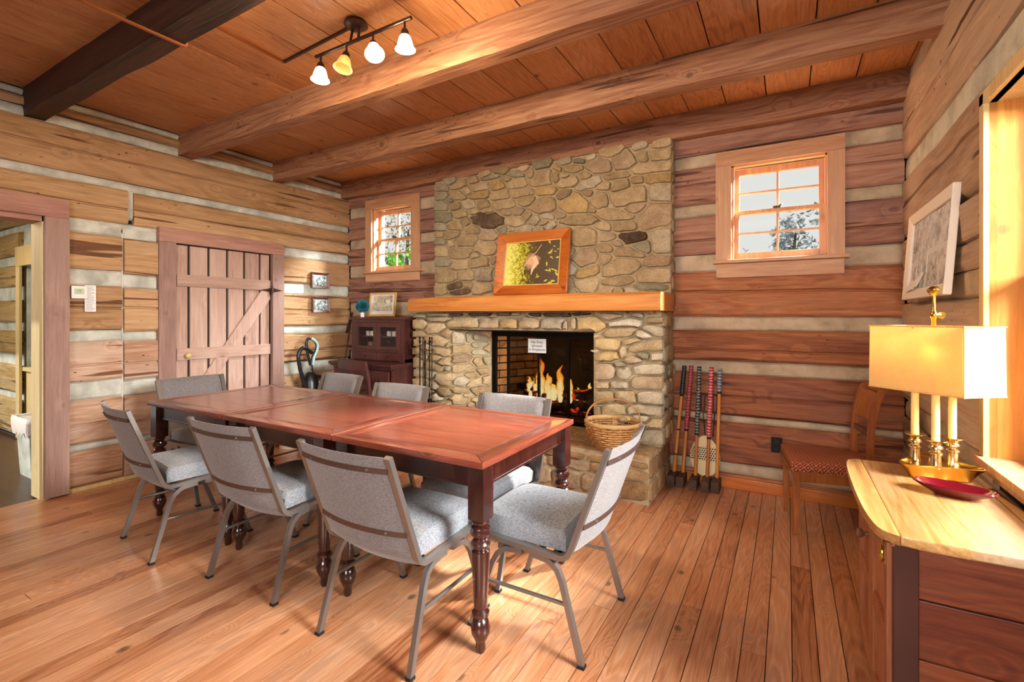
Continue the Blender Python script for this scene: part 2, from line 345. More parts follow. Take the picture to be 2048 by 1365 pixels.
# beams
def beam(y0, y1, z0, label, mat, sag=0):
    vs = []; fs = []; n = 60; so = R.uniform(0, 50); X0, X1 = XL+.0, XR-.0
    prof = [(0, 0), (.0, .012), (0, .5), (0, 1), (1, 1), (1, .5), (1, .012), (1, 0), (.96, 0), (.04, 0)]
    H = ZC-z0; D = y1-y0
    for i in range(n+1):
        a = X0+(X1-X0)*i/n
        for j, (p, q) in enumerate(prof):
            e = Vector((a*2.6, so+p*3, q*2)); w1 = noise.noise(e)*.010; w2 = noise.noise(e+Vector((0, 9, 0)))*.007
            vs.append((a, y0+p*D+w1*(1 if q < .9 else .3), (z0+q*H+(w2 if q < .5 else 0))+.002*(q > .9)))
    m = len(prof)
    for i in range(n):
        for j in range(m): fs.append((i*m+j, i*m+(j+1) % m, (i+1)*m+(j+1) % m, (i+1)*m+j))
    fs.append(tuple(range(m))); fs.append(tuple(range(n*m, n*m+m)))
    o = pyobj('ceiling_beam', vs, fs, mat, None, True); return tag(o, label, 'beam', None)
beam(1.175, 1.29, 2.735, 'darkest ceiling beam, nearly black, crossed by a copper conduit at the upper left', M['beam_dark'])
beam(2.16, 2.275, 2.735, 'brown hewn ceiling beam just behind the track light', M['beam'])
beam(3.05, 3.165, 2.735, 'brown ceiling beam between the track light beam and the fireplace wall beam', M['beam'])
beam(3.925, 4.05, 2.735, 'brown ceiling beam running along the fireplace wall above both small windows', M['beam'])
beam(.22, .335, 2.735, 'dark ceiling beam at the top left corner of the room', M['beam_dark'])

# back wall core with holes for both windows and the firebox
b0, b1 = YB-.0, YB+.16
wb = wall_box('wall_back', [(XL-.2, -4.23, b0, b1, 0, ZC+.05), (-4.23, -3.60, b0, b1, 0, 1.845), (-4.23, -3.60, b0, b1, 2.585, ZC+.05), (-3.60, -2.78, b0, b1, 0, ZC+.05),
     (-2.78, -1.32, b0, b1, 1.25, ZC+.05), (-1.32, -.385, b0, b1, 0, ZC+.05), (-.385, .255, b0, b1, 0, 1.755), (-.385, .255, b0, b1, 2.49, ZC+.05), (.255, XR+.3, b0, b1, 0, ZC+.05)], M['dark'])
def segs(w, parent, a0, a1, holes, z0, z1, *args, **k):
    """a course cut wherever it meets an opening"""
    cur = a0
    for h0, h1, hz0, hz1 in sorted(holes):
        if z1 > hz0+.01 and z0 < hz1-.01 and h1 > a0 and h0 < a1:
            if h0-cur > .03: rail(parent, w, cur, h0, z0, z1, *args, **k)
            cur = max(cur, h1)
    if a1-cur > .03: rail(parent, w, cur, a1, z0, z1, *args, **k)
HB = [(-4.26, -3.56, 1.78, 2.62), (-.42, .29, 1.70, 2.53)]
rowsL = [(.02, .36, 0), (.36, .44, 1), (.44, .80, .17), (.80, .90, 1), (.90, 1.325, .2), (1.325, 1.485, 1), (1.485, 1.785, .14), (1.785, 1.93, 1), (1.93, 2.13, 0), (2.13, 2.24, 1), (2.24, 2.50, .13), (2.50, 2.63, 1), (2.63, 2.92, 0)]
rowsR = [(.02, .10, 0), (.10, .185, 1), (.185, .50, 0), (.50, .55, 1), (.55, .87, .16), (.87, .97, 1), (.97, 1.21, .10), (1.21, 1.315, 1), (1.315, 1.673, .19), (1.673, 1.81, 1), (1.81, 2.118, .12), (2.118, 2.21, 1), (2.21, 2.507, .15), (2.507, 2.61, 1), (2.61, 2.92, 0)]
for rows, a0, a1 in ((rowsL, XL+.04, -3.2), (rowsR, -.84, XR-.03)):
    for z0, z1, c in rows:
        if c == 1: segs('back', wb, a0, a1, HB, z0-.01, z1+.01, .012, M['chink_back'], name='chinking', rough=.4)
        else: segs('back', wb, a0, a1, HB, z0, z1, .042, M['log_back_up'] if (z0 > 1.75 or a0 < -3) else M['log_back'], crack=c or None)
# left wall
D1 = (.55, 1.36, -.1, 2.13); D2 = (2.02, 3.10, -.1, 2.05)
wl = wall_box('wall_left', [(XL-.16, XL, YF, .62, 0, ZC+.05), (XL-.16, XL, .62, 1.30, 2.03, ZC+.05), (XL-.16, XL, 1.30, YB+.1, 0, ZC+.05)], M['dark'])
HL = [D1, D2]
for z0, z1, c in [(.02, .295, 0), (.295, .35, 1), (.35, .685, .15), (.685, .82, 1), (.82, 1.13, .13), (1.13, 1.21, 1), (1.21, 1.56, .19), (1.56, 1.68, 1), (1.68, 1.96, 0), (1.96, 2.06, 1)]:
    for a0, a1, pr in ((YF, .56, 0), (1.36, 1.742, .0), (1.752, 2.0, .012), (3.12, YB-.03, 0)):
        lo = .02 if a0 == 1.752 else 0
        if c == 1: rail(wl, 'left', a0, a1, z0-.01-lo*.5, z1+.01-lo, .014+pr*.3, M['chink_left'], name='chinking', rough=.5)
        else: rail(wl, 'left', a0, a1, z0-lo*(z0 > .1), z1-lo*.5, .04+pr, M['log_left_lit'] if (z1 < 1.3 and a0 < 2.5) else M['log_left'], crack=c or None)
rail(wl, 'left', 1.742, 1.752, .02, 2.0, .02, M['chink_left'], name='chinking', rough=.2, step=.02)
for z0, z1, c, a0, a1 in [(2.06, 2.34, .13, YF, 1.78), (2.06, 2.20, 0, 1.82, 4.03), (2.20, 2.335, 0, 1.82, 4.03), (2.40, 2.73, .17, YF, 4.03), (2.80, 2.875, 0, YF, 4.03)]:
    rail(wl, 'left', a0, a1, z0, z1, .042, M['log_left'], crack=c or None)
for z0, z1 in ((2.33, 2.41), (2.72, 2.81), (2.87, 2.93)): rail(wl, 'left', YF, 4.03, z0, z1, .013, M['chink_left'], name='chinking', rough=.5)
rail(wl, 'left', 1.78, 1.82, 2.10, 2.36, .016, M['chink_left'], name='chinking', rough=.2, step=.03)
rail(wl, 'left', 1.60, 2.02, 2.015, 2.075, .02, M['chink_left'], name='chinking', rough=.2, step=.04)
# right wall, window opening y 1.0..2.44
wr = wall_box('wall_right', [(XR, XR+.16, YF, .95, 0, ZC+.05), (XR, XR+.16, 2.50, YB+.1, 0, ZC+.05), (XR, XR+.16, .95, 2.50, 0, .76), (XR, XR+.16, .95, 2.50, 2.15, ZC+.05)], M['dark'])
HR = [(.93, 2.50, .735, 2.16)]
for z0, z1, c in [(.02, .30, 0), (.30, .36, 1), (.36, .66, .14), (.66, .77, 1), (.77, 1.40, .3), (1.40, 1.52, 1), (1.52, 1.83, .12), (1.835, 2.22, .24), (2.22, 2.36, 1), (2.36, 2.80, .2), (2.80, 2.92, 1)]:
    if c == 1: segs('right', wr, YF, YB-.03, HR, z0-.01, z1+.01, .018, M['chink_back'] if z0 < 2 else M['chink_left'], name='chinking', rough=.8)
    else: segs('right', wr, YF, YB-.03, HR, z0, z1, .04, M['log_right'], crack=c or None, rough=1.5)
wf = wall_box('wall_front', [(XL-.16, XR+.16, YF-.12, YF, 0, ZC+.05)], M['log_left'])
# baseboards
bm = BM(); bx(bm, -.83, XR-.05, 3.995, 4.02, 0, .085, .004); obj('baseboard_back', bm, M['base'], kind='structure')
bm = BM(); bx(bm, XL+.02, XL+.055, 1.41, 2.0, 0, .03, .003); obj('baseboard_left', bm, M['pale_wood'], kind='structure')

# ---- small windows
def small_window(name, xa, xb, z0, z1, ox0, ox1, otop, obot, sx0, sx1, ztop_sill):
    """double-hung window, 2 x 2 panes per sash, pine casing; opening xa..xb, z0..z1"""
    w = thing(name, '', '', (0, 0, 0)); del w['label']; del w['category']; w['kind'] = 'structure'
    F = 3.998
    for (a, b, c, d, mt) in ((ox0, xa, z0-.02, z1, 'win'), (xb, ox1, z0-.02, z1, 'win'), (ox0, ox1, z1, otop, 'win_h'), (ox0+.004, ox1-.004, obot, ztop_sill-.028, 'win_h')):
        bm = BM(); bx(bm, a, b, F, F+.024, c, d, .002); obj('casing', bm, M[mt], w)
    bm = BM(); bx(bm, sx0, sx1, F-.03, F+.14, ztop_sill-.026, ztop_sill, .006); obj('window_sill', bm, M['win_h'], w)
    for a, b in ((xa-.012, xa), (xb, xb+.012)):
        bm = BM(); bx(bm, a, b, F+.02, F+.22, z0-.02, z1+.01); obj('jamb', bm, M['win'], w)
    bm = BM(); bx(bm, xa-.01, xb+.01, F+.02, F+.22, z1, z1+.012); obj('jamb', bm, M['win_h'], w)
    for a, b in ((xa, xa+.014), (xb-.014, xb)):
        bm = BM(); bx(bm, a, b, F+.03, F+.075, z0, z1); obj('stop_bead', bm, M['win'], w)
    bm = BM(); bx(bm, xa, xb, F+.03, F+.075, z1-.014, z1); obj('stop_bead', bm, M['win_h'], w)
    zm = (z0+z1)/2; 
    for s, (c0, c1, yy) in enumerate(((zm-.012, z1-.012, F+.125), (z0, zm+.012, F+.085))):
        sa = BM(); st = .034
        bx(sa, xa+.012, xa+.012+st, yy, yy+.034, c0, c1, .002); bx(sa, xb-.012-st, xb-.012, yy, yy+.034, c0, c1, .002)
        bx(sa, xa+.012+st, xb-.012-st, yy, yy+.034, c0, c0+(.045 if s else .026), .002); bx(sa, xa+.012+st, xb-.012-st, yy, yy+.034, c1-(.026 if s else .045), c1, .002)
        fr = obj('sash', sa, M['win'], w); lo, hi = c0+(.045 if s else .026), c1-(.026 if s else .045)
        xm = (xa+xb)/2; zq = (lo+hi)/2; gl, gr = xa+.012+st, xb-.012-st
        bm = BM(); bx(bm, xm-.008, xm+.008, yy+.004, yy+.03, lo, hi); bx(bm, gl, gr, yy+.005, yy+.029, zq-.006, zq+.006); obj('muntin', bm, M['win'], fr)
        for (p0, p1) in ((gl, xm-.008), (xm+.008, gr)):
            for (q0, q1) in ((lo, zq-.006), (zq+.006, hi)):
                bm = BM(); bx(bm, p0, p1, yy+.015, yy+.018, q0, q1); obj('pane', bm, M['glass'], fr)
    bm = BM(); bx(bm, (xa+xb)/2-.03, (xa+xb)/2+.02, F+.07, F+.09, zm+.012, zm+.026, .003); cyl(bm, ((xa+xb)/2, F+.085, zm+.02), ((xa+xb)/2+.03, F+.07, zm+.034), .005); obj('sash_lock', bm, M['bronze'], w)
    return w
small_window('window_1', -4.219, -3.609, 1.858, 2.573, -4.318, -3.489, 2.68, 1.72, -4.335, -3.436, 1.842)
small_window('window_2', -.372, .245, 1.766, 2.479, -.483, .346, 2.59, 1.617, -.501, .372, 1.752)

# ---- right-hand window, deep orange jambs
w3 = thing('window_3', '', ''); del w3['label']; del w3['category']; w3['kind'] = 'structure'
Y0, Y1, Z0, Z1 = 1.02, 2.44, .79, 2.12
for a, b in ((Y1, Y1+.045), (Y0-.045, Y0)):
    bm = BM(); bx(bm, XR-.062, XR-.02, a, b, Z0-.03, Z1+.045, .003); obj('casing', bm, M['pale_wood'], w3)
bm = BM(); bx(bm, XR-.062, XR-.02, Y0-.045, Y1+.045, Z1, Z1+.05, .003); obj('casing', bm, M['pale_wood'], w3)
for a, b in ((Y1, Y1+.03), (Y0-.03, Y0)):
    bm = BM(); bx(bm, XR-.045, XR+.14, a, b, Z0, Z1); obj('jamb', bm, M['jamb'], w3)
bm = BM(); bx(bm, XR-.045, XR+.14, Y0, Y1, Z1, Z1+.03); obj('jamb', bm, M['pale_wood'], w3)
bm = BM(); bx(bm, XR-.08, XR+.14, Y0-.06, Y1+.05, Z0-.03, Z0, .004); bx(bm, XR-.07, XR-.035, Y0-.06, Y1+.05, Z0-.052, Z0-.03, .003); obj('window_sill', bm, M['win'], w3)
for k, (c0, c1, xx) in enumerate((((Z0+Z1)/2-.02, Z1, XR+.10), (Z0, (Z0+Z1)/2+.02, XR+.06))):
    bm = BM(); st = .045
    bx(bm, xx, xx+.034, Y0, Y0+st, c0, c1); bx(bm, xx, xx+.034, Y1-st, Y1, c0, c1); bx(bm, xx, xx+.034, Y0+st, Y1-st, c0, c0+.045); bx(bm, xx, xx+.034, Y0+st, Y1-st, c1-.045, c1)
    fr = obj('sash', bm, M['jamb'], w3); bm = BM(); bx(bm, xx+.015, xx+.018, Y0+st, Y1-st, c0+.045, c1-.045); obj('pane', bm, M['glass'], fr)

# ---- doorway at the left and the closed plank door
d1 = thing('door_1', '', ''); del d1['label']; del d1['category']; d1['kind'] = 'structure'
cx0, cx1 = XL+.035, XL+.085
bm = BM(); bx(bm, cx0, cx1, 1.27, 1.405, .012, 2.035, .004); obj('casing', bm, M['casing'], d1)
bm = BM(); bx(bm, cx0, cx1, .50, .64, .012, 2.035, .004); obj('casing', bm, M['casing'], d1)
bm = BM(); bx(bm, cx0, cx1+.004, .50, 1.402, 2.035, 2.175, .004); obj('casing', bm, M['casing_h'], d1)
bm = BM(); bx(bm, XL-.165, XL+.05, 1.262, 1.305, 0, 2.04); obj('jamb', bm, M['pale_wood'], d1)
bm = BM(); bx(bm, XL-.165, XL+.05, .61, .645, 0, 2.04); obj('jamb', bm, M['pale_wood'], d1)
bm = BM(); bx(bm, XL-.165, XL+.05, .61, 1.30, 2.0, 2.04); obj('jamb', bm, M['casing_h'], d1)
d2 = thing('door_2', '', ''); del d2['label']; del d2['category']; d2['kind'] = 'structure'
bm = BM(); bx(bm, cx0-.01, cx1-.012, 1.985, 2.117, 0, 1.957, .004); obj('casing', bm, M['casing'], d2)
bm = BM(); bx(bm, cx0-.01, cx1-.012, 3.012, 3.139, 0, 1.957, .004); obj('casing', bm, M['casing'], d2)
bm = BM(); bx(bm, cx0-.01, cx1-.01, 1.985, 3.139, 1.957, 2.082, .004); obj('casing', bm, M['casing_h'], d2)
bm = BM(); bx(bm, XL-.01, XL+.012, 2.10, 3.03, 0, 1.96); obj('door_core', bm, M['dark'], d2)
ys = [2.123, 2.236, 2.404, 2.573, 2.738, 2.897, 3.006]
for a, b in zip(ys, ys[1:]):
    bm = BM(); bx(bm, XL+.006, XL+.032, a+.011, b-.011, .02, 1.948, .003); obj('plank', bm, M['plank'], d2)
for z in (1.636, .984):
    bm = BM(); bx(bm, XL+.032, XL+.052, 2.13, 3.0, z-.052, z+.052, .003); obj('batten', bm, M['plank_h'], d2)
bm = BM(); prism(bm, [(2.30, .70), (2.42, .70), (3.0, 1.50), (2.985, 1.578), (2.90, 1.578)], 'x', XL+.032, XL+.05, .003); obj('brace', bm, M['plank'], d2)
bm = BM(); bx(bm, XL+.032, XL+.052, 2.13, 3.0, .25, .35, .003); obj('batten', bm, M['plank_h'], d2)
bm = BM(); lathe(bm, [(.009, 0), (.009, .02), (.02, .028), (.026, .04), (.02, .052), (.004, .058)], M=Matrix.Translation((XL+.05, 2.205, .972)) @ Matrix.Rotation(PI/2, 4, 'Y')); obj('door_knob', bm, M['pale_wood'], d2, True)
bm = BM(); prism(bm, [(2.89, 1.588), (2.998, 1.610), (2.998, 1.566)], 'x', XL+.051, XL+.055); prism(bm, [(3.115, 1.588), (3.018, 1.610), (3.018, 1.566)], 'x', XL+.074, XL+.078); cyl(bm, (XL+.07, 3.008, 1.545), (XL+.07, 3.008, 1.632), .008)
obj('hinge', bm, M['bronze'], d2)

# ---- the next room, seen through the doorway
of = wall_box('floor_2', [(-9.4, XL-.0, -.6, 1.9, -.12, -.012)], M['floor_dim'])
ot = wall_box('ceiling_2', [(-9.4, XL-.17, -.6, 2.0, 2.62, 2.68)], M['log_other'])
ow = wall_box('wall_other_room', [(-9.4, -7.16, 1.84, 1.95, 0, 2.62), (-6.35, XL-.16, 1.84, 1.95, 0, 2.62), (-7.16, -6.35, 1.84, 1.95, 1.86, 2.62)], M['chink_left'])
wall_box('wall_other_room_end', [(-9.5, -9.4, -.6, 1.95, 0, 2.62)], M['log_other'])
for z0, z1, c in [(.02, .40, .17), (.47, .78, 0), (.90, 1.16, .12), (1.25, 1.50, 0), (1.65, 1.89, .1), (1.99, 2.25, 0), (2.32, 2.6, .1)]:
    segs('other', ow, -9.4, XL-.17, [(-7.26, -6.25, -.1, 2.05)], z0, z1, .04, M['log_other'], crack=c or None)
d3 = thing('door_3', '', ''); del d3['label']; del d3['category']; d3['kind'] = 'structure'
for a, b in ((-7.26, -7.15), (-6.36, -6.25)):
    bm = BM(); bx(bm, a, b, 1.775, 1.80, 0, 1.86, .003); obj('casing', bm, M['pale_wood'], d3)
bm = BM(); bx(bm, -7.26, -6.25, 1.77, 1.80, 1.86, 2.07, .003); obj('casing', bm, M['pale_wood'], d3)
bm = BM(); bx(bm, -7.15, -6.36, 1.83, 1.86, .02, .73, .003); bx(bm, -7.15, -6.36, 1.80, 1.86, .73, .77, .003); obj('half_door', bm, M['pale_wood'], d3)
bm = BM(); bx(bm, -7.2, -6.3, 2.5, 2.55, 0, 2.0); obj('doorway_shade_sheet', bm, M['dark'], d3)  # near-black sheet standing in for the shade beyond the half door
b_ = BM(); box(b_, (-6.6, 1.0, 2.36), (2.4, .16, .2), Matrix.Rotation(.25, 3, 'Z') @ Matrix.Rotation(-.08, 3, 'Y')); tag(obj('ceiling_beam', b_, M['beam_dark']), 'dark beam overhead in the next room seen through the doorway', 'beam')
# trash can with a liner
t = thing('trash_can', 'pale trash can with a plastic liner folded over its rim in the next room', 'bin', (-5.48, 1.49, -.012))
bm = BM(); prism(bm, [(-.13, -.09), (.13, -.09), (.13, .09), (-.13, .09)], 'z', 0, .48)
for v in bm.verts:
    if v.co.z > .3: v.co.x *= 1.22; v.co.y *= 1.25
obj('body', bm, M['chink_left'], t)
bm = BM(); pts = []
for k in range(40):
    a = 2*PI*k/40; s = max(abs(math.cos(a)/.17), abs(math.sin(a)/.125)); pts.append((math.cos(a)/s, math.sin(a)/s, a))
ringz = [(.995, .36), (1.06, .40), (1.07, .46), (1.04, .5), (.93, .497), (.9, .42)]
rg = [[bm.verts.new((x*(f+.03*math.sin(a*7+z*40)), y*(f+.03*math.sin(a*9)), z+(.02*math.sin(a*11) if i == 0 else 0))) for x, y, a in pts] for i, (f, z) in enumerate(ringz)]
for A, B in zip(rg, rg[1:]):
    for k in range(40): bm.faces.new((A[k], A[(k+1) % 40], B[(k+1) % 40], B[k]))
obj('liner', bm, M['frame_white'], t, 'all')

# ---- outside: ground, bank, shrubs and trees beyond the small windows
wall_box('ground_outside', [(-40, 30, 4.4, 60, -.5, -.3)], plain('meadow', '5c7040', .95))
def tree(name, label, x, y, z0, h, w, n, mat, leaf, group=None, trunk=True, cat='tree'):
    t = thing(name, label, cat, (x, y, z0), 0, group)
    if trunk:
        bm = BM(); tube(bm, smoothpts([(0, 0, 0), (.05*w, 0, h*.3), (-.03*w, 0, h*.6), (0, 0, h*.85)]), [h*.03*(1-.8*i/18) for i in range(19)], 7); obj('trunk', bm, M['bark'], t, 'all')
    vs = []; fs = []
    cl = [(R.uniform(-.4, .4)*w, R.uniform(-.4, .4)*w, h*R.uniform(.45, .95), R.uniform(.12, .3)*w) for _ in range(14)]
    for i in range(n):
        c = R.choice(cl); d = Vector((R.gauss(0, 1), R.gauss(0, 1), R.gauss(0, 1))).normalized()*c[3]*R.uniform(.5, 1)
        p = Vector(c[:3])+d; a = Vector((R.uniform(-1, 1), R.uniform(-1, 1), R.uniform(-1, 1))).normalized()*leaf; b = a.cross(Vector((R.uniform(-1, 1), .3, R.uniform(-1, 1)))).normalized()*leaf*.5
        k = len(vs); vs += [p-a, p-b, p+a, p+b]; fs.append((k, k+1, k+2, k+3))
    pyobj('foliage', vs, fs, mat, t, kind='stuff'); return t
M['bark'] = plain('bark', '5c4c3c', .9); M['leaf'] = plain('leaf_green', '5f9a2e', .7); M['leaf_haze'] = plain('leaf_haze', 'a3abb2', .9); M['leaf_brown'] = plain('leaf_tan', 'a08a6a', .8)  # distance haze is mixed into the far trees' leaf colour
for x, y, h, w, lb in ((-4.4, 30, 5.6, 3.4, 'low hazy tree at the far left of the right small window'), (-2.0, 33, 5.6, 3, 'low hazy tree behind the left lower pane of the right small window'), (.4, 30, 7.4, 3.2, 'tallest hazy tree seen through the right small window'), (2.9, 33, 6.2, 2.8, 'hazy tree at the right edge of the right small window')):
    tree('distant_tree', lb, x, y, -.3, h, w, 800, M['leaf_haze'], .16, 'distant trees')
tree('leafy_shrub', 'bright green shrub low in the left small window', -7.35, 7.6, -.3, 3.2, 1.0, 1800, M['leaf'], .05, cat='shrub')
tree('leafy_tree', 'thin tree with tan leaves filling the upper panes of the left small window', -11.2, 12.3, -.3, 5.4, 2.6, 700, M['leaf_brown'], .06)
tree('leafy_shrub', 'second green shrub at the right edge of the left small window', -6.55, 7.2, -.3, 3.0, .6, 1200, M['leaf'], .045, cat='shrub')

